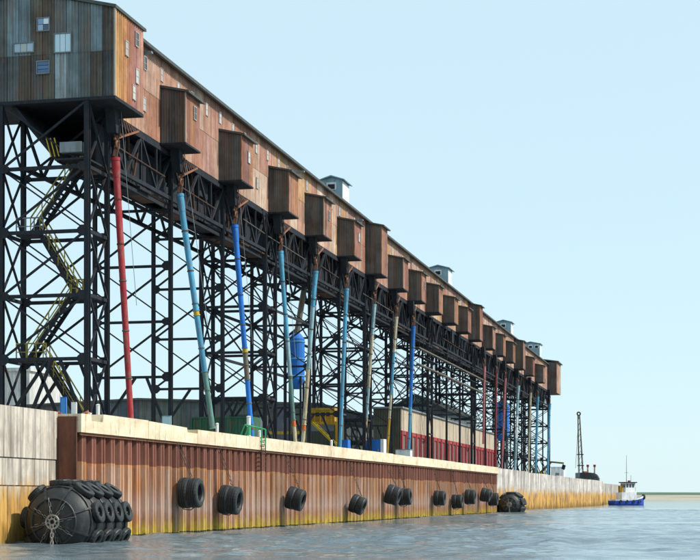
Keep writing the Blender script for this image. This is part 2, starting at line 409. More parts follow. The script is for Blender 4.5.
# ------------------------------------------------------------------ concrete quay sections
near = thing('concrete_quay', 'weathered board-marked concrete quay wall behind the big black fender', 'quay wall', (CX, 0, 0))
ys = [22, 38, 50, 60.5, 70.3, Y0-.12]
MB().box((-.5, 22, -1.5), (-.10, Y0-.12, ZT-.2)).build('backing', 'old_concrete', near, col=(.8, .8, .8))
for r, (za, zb, off) in enumerate(((-1.5, 2.72, .10), (2.78, 4.06, .0), (4.12, ZT+.12, .05))):
    cuts = ys if r != 1 else [22, 34, 46, 57, 67.2, Y0-.12]
    if r == 2: cuts = [22, 45, Y0-.12]
    for a, c in zip(cuts, cuts[1:]):
        g = random.uniform(.92, 1.06)
        MB().box((-.2, a+.03, za), (off, c-.03, zb)).build('concrete_block', 'old_concrete', near, col=(g, g, g))
far = thing('concrete_quay', 'pale far concrete quay wall with yellow algae band past the sheet piles', 'quay wall', (CX, 0, 0))
MB().box((-.8, Y1, -1.5), (-.3, YE, ZT-.2)).build('backing', 'far_concrete', far, col=(.8, .8, .8))
n = 14; rs = random.Random(5)
for k in range(n):
    a = Y1-.3+(YE-Y1+.3)*k/n; c = Y1-.3+(YE-Y1+.3)*(k+1)/n; g = rs.uniform(.9, 1.05)
    MB().box((-.4, a+.06, -1.5), (rs.uniform(-.03, .04), c-.06, ZT+rs.uniform(-.12, .05))).build('concrete_block', 'far_concrete', far, col=(g, g, g))
end = thing('concrete_quay', 'farthest low concrete quay wall set back behind the blue tug', 'quay wall', (-37.0, YE, 0))
for k in range(8):
    g = rs.uniform(.75, .95)
    MB().box((-.5, -.3+k*25.5, -1.5), (rs.uniform(-.05, .05), k*25.5+25, ZT-.2+rs.uniform(-.1, .1))).build('concrete_block', 'far_concrete', end, col=(g, g, g*.98))
MB().box((.5, -.6, -1.5), (2.9, -.1, ZT)).build('return_wall', 'far_concrete', end, col=(.7, .7, .68))

# ------------------------------------------------------------------ gallery
ZB, ZE, LG = 25.45, 31.0, 261.
gal = thing('grain_gallery', 'long rusty corrugated grain loading gallery raised high on black steel trestles', 'gallery', GO, GA)
WG = -5.3; ZR = ZE+.62
PAL = [(.46, .28, .20), (.43, .25, .18), (.50, .33, .24), (.40, .23, .19), (.50, .31, .17), (.42, .23, .17), (.54, .40, .31), (.36, .18, .12), (.45, .29, .22), (.50, .34, .22)]
BPAL = [(.33, .15, .11), (.36, .18, .14), (.28, .12, .09), (.40, .20, .11), (.34, .18, .16), (.40, .24, .19)]
SHADED_GRY = [(.115, .12, .118), (.10, .105, .105), (.13, .115, .10), (.125, .105, .09), (.14, .15, .15), (.095, .098, .095), (.13, .125, .115)]  # galvanised greys for near faces, with their shade put into the colour
def sheet_mesh(w, h, ribs=7, axis='y', name='wall_sheet', tops=None):
    # trapezoid ribs along the width; faces +x when axis == 'y', faces -y when axis == 'x'; tops: (z at start, z at end)
    t0, t1 = tops or (h, h)
    us = [(0, 0)]
    for i in range(ribs):
        p = w*(i+.5)/ribs; q = w/ribs
        us += [(p-q*.30, 0), (p-q*.16, .045), (p+q*.16, .045), (p+q*.30, 0)]
    us += [(w, 0)]
    b = MB(); vs = []
    for u, d in us:
        zt = t0+(t1-t0)*u/w
        vs += [((d, u, 0) if axis == 'y' else (u, -d, 0)), ((d, u, zt) if axis == 'y' else (u, -d, zt))]
    b.add(vs, [(2*i, 2*i+2, 2*i+3, 2*i+1) for i in range(len(us)-1)])
    return b.mesh(name, 'sheet' if axis == 'y' else 'grey_sheet')
# inner box closes the volume
MB().box((-.06, 4.6, ZB+.02), (WG+.06, LG, ZE-.05)).build('inner_wall', 'timber', gal)
MB().box((.02, 4.6, ZB-.24), (WG-.02, LG, ZB+.01)).build('floor', 'black_steel', gal)
ZJ = 28.25
me_lo = sheet_mesh(2.42, ZJ-ZB+.08, 8); me_hi = sheet_mesh(2.42, ZE-ZJ, 8)
ns = int((LG-4.7)/2.4)+1; pitch = (LG-4.7)/ns
for k in range(ns):
    for me, z in ((me_lo, ZB), (me_hi, ZJ)):
        c = random.choice(PAL); g = random.uniform(.96, 1.22)
        put(me, 'wall_sheet', gal, (.0 if z == ZB else .022, 4.7+k*pitch, z), col=tuple(v*g for v in c))
# roof: low gable with fascia
def gable(x0, x1, y0, y1, ze, zr, th=.26, ov=.4):
    xm = (x0+x1)/2; s = (zr-ze)/(x1-xm)
    p = [(x0-ov, ze-ov*s), (xm, zr), (x1+ov, ze-ov*s), (x1+ov, ze-ov*s+th), (xm, zr+th), (x0-ov, ze-ov*s+th)]
    return MB().prism(p, 'y', y0, y1)
gable(WG, 0, 4.75, LG+.1, ZE, ZR).build('roof', 'roof_metal', gal)
MB().box((.36, 4.8, ZE-.14), (.52, LG, ZE+.02)).build('gutter', 'roof_metal', gal)
# gallery windows: pale frames with panes
wf = MB().box((0, 0, 0), (.05, .58, .06)).box((0, 0, .84), (.05, .58, .9)).box((0, 0, .06), (.05, .05, .84)).box((0, .53, .06), (.05, .58, .84)).box((0,.05,.43),(.045,.53,.46)).mesh('window', 'window_frame')
wp = MB().box((0, .05, .06), (.03, .53, .84)).mesh('pane', 'glass')
rs = random.Random(11)
GL = [(.46, .46, .44), (.40, .40, .38), (.52, .47, .42), (.05, .05, .05), (.42, .32, .27)]
BO = [12.5, 25.2, 38.6, 50.5, 62.9, 75.7, 87.6, 99.0, 111.1, 123.6, 135.4, 147.0, 161.2, 173.7, 186.8, 202.0, 217.5, 236.5]
TALL = (5, 11, 15)
def in_booth(y, z):
    for i, g in enumerate(BO):
        if g-.7 < y < g+3.3 and (z < ZB+3.6 or i in TALL): return True
    return False
y = 6.0
while y < LG-3:
    for z, pr_ in ((29.55, .85), (26.75, .5)):
        if rs.random() < pr_ and not in_booth(y, z):
            w = put(wf, 'window', gal, (.05, y+rs.uniform(-.15, .15), z+rs.uniform(-.12, .12)))
            put(wp, 'pane', w, col=rs.choice(GL))
    y += 3.2 if y < 150 else 4.1
# booths on the water side
def booth(gy, tall, idx):
    w, ln = 1.68, 3.0; zt = (ZE-.25) if tall else ZB+3.62; zo = zt-.36
    bt = MB().prism([(.0, ZB+.0), (w-.06, ZB+.0), (w-.06, zo-.05), (.0, zt-.05)], 'y', .06, ln-.06).build('booth', 'timber', gal)
    bt.location = (.06, gy, 0)
    if tall: bt['label'] = 'full-height dark spout booth reaching the gallery eave'
    for i in range(3):
        sw = w/3; g = random.uniform(.8, 1.15); c = random.choice(SHADED_GRY)
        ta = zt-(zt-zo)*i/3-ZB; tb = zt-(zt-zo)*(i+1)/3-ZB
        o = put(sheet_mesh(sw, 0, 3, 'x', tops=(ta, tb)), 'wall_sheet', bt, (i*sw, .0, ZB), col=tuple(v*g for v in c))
    for i in range(3):
        sw = ln/3; g = random.uniform(.8, 1.1); c = random.choice(BPAL)
        put(sheet_mesh(sw, zo-ZB, 4), 'wall_sheet', bt, (w, i*sw, ZB), col=tuple(v*g for v in c))
    MB().box((0, ln-.05, ZB), (w, ln, zo)).build('back_wall', 'timber', bt)
    MB().box((-.02, -.04, ZB-.12), (w+.05, ln+.05, ZB-.0)).build('booth_floor', 'black_steel', bt)
    s_ = (zt-zo)/w
    MB().prism([(-.04, zt+.02), (w+.32, zo-.32*s_+.02), (w+.32, zo-.32*s_+.16), (-.04, zt+.18)], 'y', -.22, ln+.28).build('booth_roof', 'roof_metal', bt)
    if idx in (0, 1, 3, 4, 7):
        f = put(wf, 'window', bt, (w+.05, 1.55, ZB+1.55+.3*(idx == 0))); put(wp, 'pane', f, col=random.choice([(.03, .035, .04), (.5, .52, .52)]))
    # corner trim
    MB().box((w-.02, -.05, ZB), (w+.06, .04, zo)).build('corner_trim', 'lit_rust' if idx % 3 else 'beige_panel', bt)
    return bt
for i, g in enumerate(BO): booth(g, i in TALL, i)
# small lamps bracketed to the wall
for gy, z in ((5.6, 29.4), (42.9, 29.5), (65.9, 29.3), (127.0, 29.0)):
    l = MB().bar((.05, gy, z-.3), (1.5, gy, z), .07).build('wall_lamp', 'grey_steel', gal)
    MB().prism([(1.2, z-.1), (1.95, z-.02), (1.95, z+.1), (1.3, z+.1)], 'y', gy-.16, gy+.16).build('lamp_head', 'grey_steel', l)

# near end house
hx, hl, hz = 1.7, 4.7, ZE-.50
hw = -9.5
house = MB().box((hx-.08, .08, ZB), (hw+.08, hl-.02, hz-.25)).build('end_house', 'timber', gal)
house['label'] = 'wide patched end house closing the near end of the gallery'
MB().box((hx+.04, -.06, ZB-.2), (hw-.04, hl, ZB-.01)).build('house_floor', 'black_steel', house)
xm = (hx+hw)/2; hr = hz+(hx-xm)*.23
def hroof(x): return hz+(hr-hz)*(1-abs(x-xm)/(hx-xm))
gable(hw, hx, -.22, hl+.2, hz+.02, hr+.02, .18, .14).build('house_roof', 'roof_metal', house)
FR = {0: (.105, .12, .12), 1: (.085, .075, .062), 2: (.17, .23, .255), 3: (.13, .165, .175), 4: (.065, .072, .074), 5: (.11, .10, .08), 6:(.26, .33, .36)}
nsh = 15; sw = (hx-hw)/nsh; zj = 28.07
# from the left (inland) to the right (water): colours of upper and lower rows
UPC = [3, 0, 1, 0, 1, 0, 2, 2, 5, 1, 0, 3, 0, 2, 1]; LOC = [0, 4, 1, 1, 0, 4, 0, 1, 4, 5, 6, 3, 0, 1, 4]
for k in range(nsh):
    x = hw+k*sw
    g = random.uniform(.85, 1.15)
    put(sheet_mesh(sw+.03, 0, 4, 'x', tops=(zj-ZB+.06, zj-ZB+.06)), 'wall_sheet', house, (x, .0, ZB), col=tuple(v*g*1.3 for v in FR[LOC[k]]))
    g = random.uniform(.85, 1.15); dz = random.uniform(-.03, .03)
    put(sheet_mesh(sw+.03, 0, 4, 'x', tops=(hroof(x)-zj, hroof(min(hx, x+sw))-zj)), 'wall_sheet', house, (x, -.025, zj+dz*.0), col=tuple(v*g*1.35 for v in FR[UPC[k]]))
HP = [(.50, .27, .10), (.46, .23, .09), (.40, .17, .10), (.34, .16, .14), (.44, .24, .18)]
for k in range(5):
    g = random.uniform(.9, 1.1)
    put(sheet_mesh(hl/5, hz-ZB, 3), 'wall_sheet', house, (hx, k*hl/5, ZB), col=tuple(v*g for v in HP[k]))
MB().box((hx-.03, -.09, ZB-.02), (hx+.07, .03, hz)).build('corner_trim', 'beige_panel', house)
def PX(x, y): return hx-(115.-x)*.0579, 2.2+(497-y)*.0579
def panel(x0, y0, x1, y1, cols, name='window', frame='grey_steel', nx=1, ny=1):
    (xa, za), (xb, zb) = PX(x0, y1), PX(x1, y0)
    f = MB()
    t_ = .05
    f.box((xa, -.16, za), (xb, -.05, za+t_)).box((xa, -.16, zb-t_), (xb, -.05, zb)).box((xa, -.16, za+t_), (xa+t_, -.05, zb-t_)).box((xb-t_, -.16, za+t_), (xb, -.05, zb-t_))
    o = f.build(name, frame, house)
    pw, ph = (xb-xa-2*t_)/nx, (zb-za-2*t_)/ny
    for i in range(nx):
        for j in range(ny):
            MB().box((xa+t_+i*pw+.015, -.12, za+t_+j*ph+.015), (xa+t_+(i+1)*pw-.015, -.075, za+t_+(j+1)*ph-.015)).build('pane', 'glass', o, col=cols[(i*ny+j) % len(cols)])
panel(32, 13, 46, 27, [(.32, .42, .55), (.20, .32, .48), (.06, .09, .15), (.70, .76, .80)], nx=2, ny=2)
panel(6.5, 37, 29, 47.5, [(.34, .44, .52), (.40, .44, .40), (.36, .47, .56)], nx=3)
panel(50.6, 30, 69.5, 50, [(.50, .66, .74), (.56, .70, .76)], 'shutter', nx=3)
panel(31.7, 56.6, 46, 70, [(.06, .13, .26), (.08, .16, .30)], nx=1, ny=3)
for yy, z, c in ((3.2, 29.2, 3), (3.25, 27.0, 0), (2.7, 25.9, 2), (1.5, 28.2, 4)):
    f = put(wf, 'window', house, (hx+.04, yy, z)); put(wp, 'pane', f, col=GL[c])
# far end house
fh = MB().box((2.1, LG+.05, ZB-.6), (WG-1.2, LG+9, ZE+.5)).build('end_house', 'timber', gal)
gable(WG-1.2, 2.1, LG-.2, LG+9.3, ZE+.5, ZE+1.1).build('house_roof', 'roof_metal', fh)
for k in range(3):
    put(sheet_mesh(.72, ZE+.5-ZB+.6, 3, 'x'), 'wall_sheet', fh, (k*.7, LG+.04, ZB-.6), col=random.choice(SHADED_GRY))
for k in range(4):
    put(sheet_mesh(2.25, ZE+.5-ZB+.6, 5), 'wall_sheet', fh, (2.1, LG+.1+k*2.22, ZB-.6), col=random.choice(PAL))
CUP = [68.0, 131.0, 201.0, 246.0]
# roof cupolas
def cupola(gx, gy, w, ln, zt, louvres):
    zb = ZE+.3
    c = MB().prism([(gx-w/2, zb), (gx+w/2, zb), (gx+w/2, zt-.35), (gx, zt-.06), (gx-w/2, zt-.35)], 'y', gy, gy+ln).build('cupola', 'cupola_metal', gal)
    th = .08; ov = .3
    MB().prism([(gx-w/2-ov, zt-.45), (gx, zt-.04), (gx+w/2+ov, zt-.45), (gx+w/2+ov, zt-.45+th), (gx, zt+th), (gx-w/2-ov, zt-.45+th)], 'y', gy-.3, gy+ln+.4).build('cupola_roof', 'cupola_metal', c)
    MB().box((gx+w/2, gy+.05, zb), (gx+w/2+.03, gy+ln-.05, zt-.5)).build('sunlit_side_sheet', 'white_paint', c)  # white sheet puts sunlight on this side into the colour
    for k in range(louvres):
        xw = gx-w/2+w*(k+.5)/louvres; ww = min(.5, w/louvres*.35)
        f = MB().box((xw-ww, gy-.06, zt-1.35), (xw+ww, gy-.01, zt-.6)).build('frame', 'white_paint', c)
        MB().box((xw-ww*.7, gy-.09, zt-1.28), (xw+ww*.7, gy-.05, zt-.8)).build('louvre', 'black_steel', f)
cupola(-1.75, CUP[0], 2.2, 3.0, 34.2, 1); cupola(-1.75, CUP[1], 2.8, 3.5, 34.2, 1); cupola(-1.75, CUP[2], 2.7, 3.5, 34.2, 1); cupola(-1.9, CUP[3], 3.8, 4, 34.5, 3)

# trestle bents and towers ------------------------------------------------
LV = [10.26, 13.97, 17.70, 21.45]; BW = -5.4
def bent_parts(root, y=0., lower=True, full=True, cw=.13, bh=.085):
    bx = MB; w = cw
    for x in (0, BW):
        bx().box((x-w, y-w, ZD+.25), (x+w, y-w+.05, ZB-.25)).box((x-w, y+w-.05, ZD+.25), (x+w, y+w, ZB-.25)).box((x-.06, y-w+.05, ZD+.25), (x+.06, y+w-.05, ZB-.25)).build('column', 'black_steel', root)
        bx().box((x-.45, y-.45, ZD-.05), (x+.45, y+.45, ZD+.3)).build('pedestal', 'deck_grey', root)
    for i, z in enumerate(LV):
        if i == 0 and not lower: continue
        bx().box((BW+w, y-.10, z-bh), (-w, y+.10, z+bh)).build('beam', 'black_steel', root)
        for x, s in ((0, -1), (BW, 1)):
            g = .26 if i % 2 else .32
            bx().prism([(x+s*.08, z-g), (x+s*.34, z-g), (x+s*.56, z-.12), (x+s*.56, z+.12), (x+s*.34, z+g), (x+s*.08, z+g)], 'y', y-w-.03, y-w).build('gusset', 'black_steel', root)
    lv = LV+[ZB-.25]
    for i in range(4):
        if i == 0 and not lower: continue
        a, c = lv[i]+.08, lv[i+1]-.08
        bx().bar((BW+.15, y-.08, a), (-.15, y-.08, c), .125, .11, (0,1,0)).build('brace', 'black_steel', root)
        bx().bar((-.15, y+.08, a), (BW+.15, y+.08, c), .085, .09, (0,1,0)).build('brace', 'black_steel', root)
    if lower:
        for p, q in (((-1.7, LV[0]-.03), (-.15, ZD+.4)), ((-2.5, LV[0]-.03), (BW+.15, ZD+.4)), ((-3.3, LV[0]-.03), (-1.6, ZD+.4)), ((-2.2, LV[0]-.03), (-3.8, ZD+.4))):
            if full or p[0] in (-1.7, -2.5): bx().bar((p[0], y, p[1]), (q[0], y, q[1]), .17, .17, (0,1,0)).build('knee_brace', 'black_steel', root)
TL = 3.1
def tower_parts(root, lower=True):
    bent_parts(root, 0, lower, True, .155, .10); bent_parts(root, TL, lower, False, .135, .10)
    for x in (0, BW):
        zs = [8.3, 10.26, 12.1, 13.97, 15.8, 17.7, 19.6, 21.45]
        for i, z in enumerate(zs):
            if i % 2: MB().box((x-.08, .18, z-.1), (x+.08, TL-.18, z+.1)).build('strut', 'black_steel', root)
        zz = [ZD+.5]+LV+[ZB-.3]
        for i in range(5):
            if i == 0 and not lower: continue
            a, c = zz[i]+.1, zz[i+1]-.1
            MB().bar((x-.06, .15, a), (x-.06, TL-.15, c), .1, .12, (1,0,0)).build('side_brace', 'black_steel', root)
            MB().bar((x+.06, TL-.15, a), (x+.06, .15, c), .1, .12, (1,0,0)).build('side_brace', 'black_steel', root)
SHED = (99, 184)
def collect(root): KIDS[root.name] = list(root.children)
def proto(fn, name, lower):
    r = thing(name, 'x', 'trestle')
    if fn is bent_parts: fn(r, lower=lower, full=False)
    else: fn(r, lower=lower)
    return r
protos = {}
spots = []
for k in range(8):
    spots.append((37.65*k, True))
    if k < 7:
        spots += [(37.65*k+14.6, False), (37.65*k+26.2, False)]
nt = nb = 0
for gy, tw in spots:
    lower = not (SHED[0]-4 < gy < SHED[1]+1)
    key = (tw, lower); gy += random.uniform(-.15, .15) if gy > 40 else 0
    if tw:
        lab = ORD[nt].capitalize()+(' braced black steel trestle tower carrying the gallery, counted from the near end'); nt += 1
        if nt == 1: lab = 'nearest braced black steel trestle tower, holding the yellow-railed stairs'
        if nt == 8: lab = 'last black steel trestle tower under the far end house of the gallery'
    else:
        lab = ORD[nb].capitalize()+' single black steel trestle bent between the towers, counted from the near end'; nb += 1
    if key not in protos:
        r = proto(tower_parts if tw else bent_parts, 'trestle_tower' if tw else 'trestle_bent', lower); protos[key] = r
    else: r = copy_tree(protos[key])
    r.location = G(0, gy); r.rotation_euler = (0, 0, GA)
    tag(r, lab, 'trestle', 'steel trestles under the gallery')
for i, (g, tw) in enumerate(spots[:-1]):
    if g < 37: continue
    a = g+(TL if tw else 0); L = spots[i+1][0]-a
    lw = thing('longitudinal_bracing', ORD[i-3].capitalize()+' span of black longitudinal cross bracing along the landward trestle legs, from the second tower', 'bracing', G(BW, a), GA, 'longitudinal bracing spans')
    for z in (13.97, 17.7): MB().box((-.09, .15, z-.11), (.09, L-.15, z+.11)).build('strut', 'black_steel', lw)
    for za, zb in ((14.1, 17.6), (17.8, 21.3)):
        MB().bar((-.05, .15, za), (-.05, L-.15, zb), .09, .11, (1,0,0)).build('brace', 'black_steel', lw)
        MB().bar((.05, L-.15, za), (.05, .15, zb), .09, .11, (1,0,0)).build('brace', 'black_steel', lw)
    if i % 2: MB().box((5.31, .15, 17.6), (5.43, L-.15, 17.78)).build('outer_strut', 'black_steel', lw)
# floor trusses between bents, walkway and hopper belly under the gallery
pts = [g for g, tw in spots]; ends = []
for i, (g, tw) in enumerate(spots[:-1]): ends.append((g+(TL if tw else 0), spots[i+1][0]))
for a, c in ends:
    for x in (0, BW):
        tr = MB().box((x-.1, a+.2, 22.05), (x+.1, c-.2, 22.3)).build('floor_truss', 'black_steel', gal)
        MB().box((x-.1, a+.2, ZB-.5), (x+.1, c-.2, ZB-.25)).build('chord', 'black_steel', tr)
        nseg = 4; L = (c-a)/nseg
        for i in range(nseg):
            p, q = (22.3, ZB-.5) if i % 2 else (ZB-.5, 22.3)
            MB().bar((x, a+i*L+.2, p), (x, a+(i+1)*L-.1, q), .16, .16, (1,0,0)).build('web_member', 'black_steel', tr)
            if i and x == 0: MB().box((x-.07, a+i*L-.07, 22.3), (x+.07, a+i*L+.07, ZB-.5)).build('web_post', 'black_steel', tr)
yw = -.1
while yw < LG+5:
    L = random.uniform(2.2, 3.4)
    if random.random() < .88 or yw < 4: MB().box((-2.0, yw, 21.8+random.uniform(-.05, .05)), (random.uniform(-.35, .05), yw+L-random.uniform(.05, .25), 21.93+random.uniform(0, .05))).build('walkway_plate', random.choice(['black_steel', 'black_steel', 'dark_rust']), gal)
    yw += L
for x in (-1.95, -.25): MB().box((x-.06, 3.2, 21.5), (x+.06, LG+5, 21.72)).build('walkway_joist', 'black_steel', gal)
rw = random.Random(21); yw = 6.
while yw < LG-4:
    x = rw.uniform(-.75, .1); k = rw.random(); zb = rw.uniform(21.6, 23.6)
    if k < .45: MB().bar((x, yw, ZB-.1), (x+rw.uniform(-.5, .2), yw+rw.uniform(-1.2, 1.2), zb), rw.uniform(.07, .14)).build('hanger_rod', rw.choice(['dark_rust', 'black_steel']), gal)
    elif k < .75: MB().prism([(yw, ZB-.2), (yw+.8, ZB-.2), (yw+.55, zb), (yw+.25, zb)], 'x', x-.5, x-.1).build('drop_chute', 'black_steel', gal)
    else: MB().tube((x, yw, ZB-.2), (x-.4, yw+rw.uniform(.5, 2.), zb), .10, n=8).build('dust_pipe', 'dark_rust', gal)
    yw += rw.uniform(1.2, 3.0)
MB().prism([(-2.0, 21.8), (-1.8, 21.8), (-4.6, ZB-.26), (-4.9, ZB-.26)], 'y', .3, LG+5).build('hopper_belly', 'black_steel', gal)
MB().box((-1.62, -.25, 22.25), (-.28, .9, 22.85)).build('equipment_box', 'grey_steel', gal)
MB().box((-1.5, 3.5, 22.3), (-.9, LG, ZB-.6)).build('dark_backing', 'black_steel', gal)  # added dark box behind the truss, keeps sky from showing through
for a, L, z in ((0, 9, 23.5), (12, 8, 23.3), (27, 6, 23.6), (34, 12, 23.4), (52, 7, 23.5), (70, 16, 23.2), (98, 9, 23.5), (120, 20, 23.4)): MB().tube((.16, 4+a, z), (.16, 4+a+L, z-.15), .04, n=6).build('lit_edge_pipe', 'grey_pipe' if a % 4 else 'dark_rust', gal)  # thin tubes added to stand for the sunlit walkway edge
for k in range(3): MB().bar((-2.3+k*.25, .1, 22.1), (-2.6+k*.25, .1, 23.2), .06).build('railing', 'yellow_paint', gal)
for k in range(12):
    x = random.uniform(-1.6, -.2); y = random.uniform(5, 150)
    MB().box((x, y, ZB-.25), (x+.5, y+random.uniform(.8, 2), ZB-random.uniform(1.2, 2.6))).build('drive_unit', 'black_steel', gal)

# loading spouts --------------------------------------------------------------
# (top gy, foot world (x), foot z, sections [(fraction, material)], label)
F_, H_ = 1600., 497.
SP = [
 (2.3, -34.7, 6.75, [(1, 'red_paint')], 'red loading spout nearest the camera, hung below the end house', .30),
 (14.0, -33.5, 6.75, [(.50, 'sky_blue_paint'), (.52, 'yellow_paint'), (.76, 'sky_blue_paint'), (1, 'teal_paint')], 'loading spout turning from light blue to teal, leaning under the first booth', .30),
 (26.5, -34.6, 6.6, [(.58, 'blue_paint'), (.60, 'yellow_paint'), (.73, 'grey_pipe'), (.94, 'blue_paint'), (.96, 'dull_red_paint'), (1, 'blue_paint')], 'strong blue loading spout with a grey middle length behind the green handrail', .30),
 (39.3, -34.8, 6.6, [(.45, 'sky_blue_paint'), (.65, 'pale_blue_paint'), (.88, 'teal_paint'), (.91, 'orange_paint'), (1, 'cream_paint')], 'light blue spout turning mossy cream at its foot, fourth from the near end', .27),
 (51.1, -37.4, 6.6, [(.2, 'sky_blue_paint'), (.55, 'pale_blue_paint'), (.87, 'cream_paint'), (.90, 'orange_paint'), (1, 'cream_paint')], 'whitish blue spout leaning back toward its mossy neighbour beside the blue silo', .29),
 (63.4, -37.0, 6.6, [(1, 'sky_blue_paint')], 'plain pale blue spout in front of the yellow machinery', .29),
 (76.4, -37.6, 6.6, [(.2, 'pale_blue_paint'), (.55, 'cream_paint'), (.75, 'pale_blue_paint'), (.9, 'cream_paint'), (.93, 'red_paint'), (1, 'cream_paint')], 'cream spout with a red band near its foot under the tall booth', .25),
 (88.3, -37.7, 6.6, [(.25, 'cream_paint'), (.55, 'sky_blue_paint'), (.72, 'cream_paint'), (1, 'ochre_paint')], 'thin spout in cream, blue and ochre lengths left of the blue one', .23),
 (98.6, -37.3, 6.6, [(.6, 'blue_paint'), (1, 'sky_blue_paint')], 'blue spout hanging at the near corner of the red-doored shed', .31),
 (158.2, -37.5, 10.4, [(1, 'pink_red_paint')], 'short pinkish red spout drawn up above the red-doored shed', .27),
 (172.1, -37.6, 6.6, [(1, 'dull_red_paint')], 'thin dark red spout between two pinkish ones', .22),
 (183.5, -38.2, 6.6, [(1, 'pink_red_paint')], 'pinkish red spout at the far end of the red-doored shed', .26),
 (201.9, -38.4, 6.6, [(.35, 'pale_blue_paint'), (.6, 'white_paint'), (1, 'pale_blue_paint')], 'pale blue spout in front of the far blue silo', .34),
 (222.0, -38.5, 6.6, [(1, 'cream_paint')], 'thin cream spout among the far trestles', .26),
 (234.5, -38.6, 6.6, [(1, 'sky_blue_paint')], 'light blue spout, second from the far end', .36),
 (258.6, -38.9, 6.6, [(1, 'sky_blue_paint')], 'light blue spout beside the far end house, last in the row', .36),
]
for gy, fx, fz, secs, lab, r in SP:
    top = G(.85, gy, 22.35); foot = Vector((fx, top.y, fz))
    sp = thing('loading_spout', lab, 'loading spout', top, 0, 'loading spouts hung along the gallery')
    d = foot-top; f0 = 0; r = r*.58
    # flared head
    prof = [(0, 1.45), (.03, 1.5), (.075, 1.3), (.08, 1.2), (1, 1.0)]
    def rad(f): 
        for (fa, ra), (fb, rb) in zip(prof, prof[1:]):
            if fa <= f <= fb: return r*(ra+(rb-ra)*(f-fa)/(fb-fa))
        return r
    for f1, mt in secs:
        cuts = sorted({f0, f1, *[p[0] for p in prof if f0 < p[0] < f1]})
        b = MB()
        for a, c in zip(cuts, cuts[1:]): b.tube(d*a, d*c, rad(a), rad(c), 16, caps=False)
        o = b.build('pipe_section', mt, sp, smooth=True)
        MB().tube(d*(f1-.004), d*(f1+.001), rad(f1)+.04, n=16).build('flange', mt, sp)
        f0 = f1
    MB().tube(d*.0, d*.012, r*1.62, n=16).build('collar', secs[0][1], sp)
    for f in (.16, .33, .47, .66, .84): MB().tube(d*(f-.003), d*(f+.002), rad(f)+.035, n=14).build('flange', 'grey_pipe' if f > .4 else 'dark_rust', sp)
    # cradle and sheave above the head
    hb = MB().bar((-.05, -.15, .05), (-.05, .5, 1.5), .12).bar((.1, -.1, .0), (.1, .3, 1.1), .1).bar((-.1, .5, 1.45), (.15, .5, 1.45), .2)
    hb.build('cradle', 'dark_rust', sp)
    MB().prism([(-.35, 3.0), (.55, 3.0), (.34, 1.5), (.0, 1.5)], 'x', -.55, .05).build('drop_chute', 'black_steel', sp)
    MB().torus((.05, .2, .8), .22, .06, 'x', 12, 6).build('sheave', 'rust_steel', sp)
    MB().tube((.1, .25, .9), (.1, .6, 3.05), .025, n=5).build('hoist_cable', 'black_steel', sp)
    MB().tube(d*.0+Vector((.1, .6, 3.0)), d*.55+Vector((.1, 1.8, 0)), .018, n=5).build('hoist_cable', 'grey_steel', sp)
    # boom running up to the wall foot with hangers
    p0 = Vector((-.1, .1, 1.15)); p1 = Vector((-.85, 6.0, 2.95))
    bm_ = MB().bar(p0, p1, .11, .11).build('boom', 'rust_steel', sp)
    for k in range(9):
        q = p0+(p1-p0)*(k+.3)/9
        MB().bar(q, Vector((q.x-.15, q.y-.25, 3.0)), .07).build('hanger', 'dark_rust', bm_)

# yellow-railed stairs in the near tower ----------------------------------------
st = thing('steel_stairs', 'black steel zigzag stairs with yellow handrails inside the nearest tower', 'stairs', G(0, 1.5), GA)
def flight(xa, za, xb, zb):
    f = MB().bar((xa, -.45, za), (xb, -.45, zb), .08, .26).build('flight', 'black_steel', st)
    MB().bar((xa, .45, za), (xb, .45, zb), .08, .26).build('stringer', 'black_steel', f)
    n_ = 14
    tm = MB().box((-.13, -.4, -.02), (.13, .4, .02)).mesh('tread', 'black_steel')
    for i in range(n_):
        k = (i+.5)/n_; put(tm, 'tread', f, (xa+(xb-xa)*k, 0, za+(zb-za)*k+.08))
    for s in (-.48, .48):
        b = MB().bar((xa, s, za+1.0), (xb, s, zb+1.0), .07).bar((xa, s, za+.55), (xb, s, zb+.55), .05)
        for i in range(5):
            k = i/4; x, z = xa+(xb-xa)*k, za+(zb-za)*k; b.bar((x, s, z), (x, s, z+1.0), .05)
        b.build('handrail', 'faded_yellow', f)
def landing(x0, x1, z):
    l = MB().box((x0, -.55, z-.08), (x1, .55, z)).build('landing', 'black_steel', st)
    b = MB().bar((x0, -.5, z+1.0), (x1, -.5, z+1.0), .07).bar((x0, -.5, z+.5), (x1, -.5, z+.5), .05)
    for i in range(4):
        x = x0+(x1-x0)*i/3; b.bar((x, -.5, z), (x, -.5, z+1.0), .06)
    b.build('landing_rail', 'faded_yellow' if z < 17 else 'grey_steel', l)
landing(-1.2, -.3, 21.6); flight(-1.1, 21.6, -4.0, 17.75); landing(-4.9, -3.2, 17.75); flight(-3.4, 17.75, -1.1, 14.0)
landing(-1.4, -.25, 14.0); flight(-1.5, 14.0, -4.2, 10.3); landing(-4.9, -3.0, 10.3); flight(-3.2, 10.3, -.6, 6.2)

# service walkways slung along the far trestles
for z, lab in ((20.2, 'upper long steel service walkway slung along the far trestles'), (18.2, 'lower long steel service walkway slung along the far trestles')):
    o = thing('service_walkway', lab, 'walkway', G(.55, 103), GA, 'service walkways on the trestles')
    MB().box((-.22, 0, z), (.22, 62, z+.16)).build('beam', 'grey_pipe', o)
    b = MB().bar((.22, 0, z+1.1), (.22, 62, z+1.1), .07)
    for k in range(25): b.bar((.22, k*2.58, z+.22), (.22, k*2.58, z+1.1), .06)
    b.build('railing', 'black_steel', o)
    for k in range(6): MB().box((-.6, k*12+.5, z-.1), (.25, k*12+.7, z)).build('bracket', 'black_steel', o)

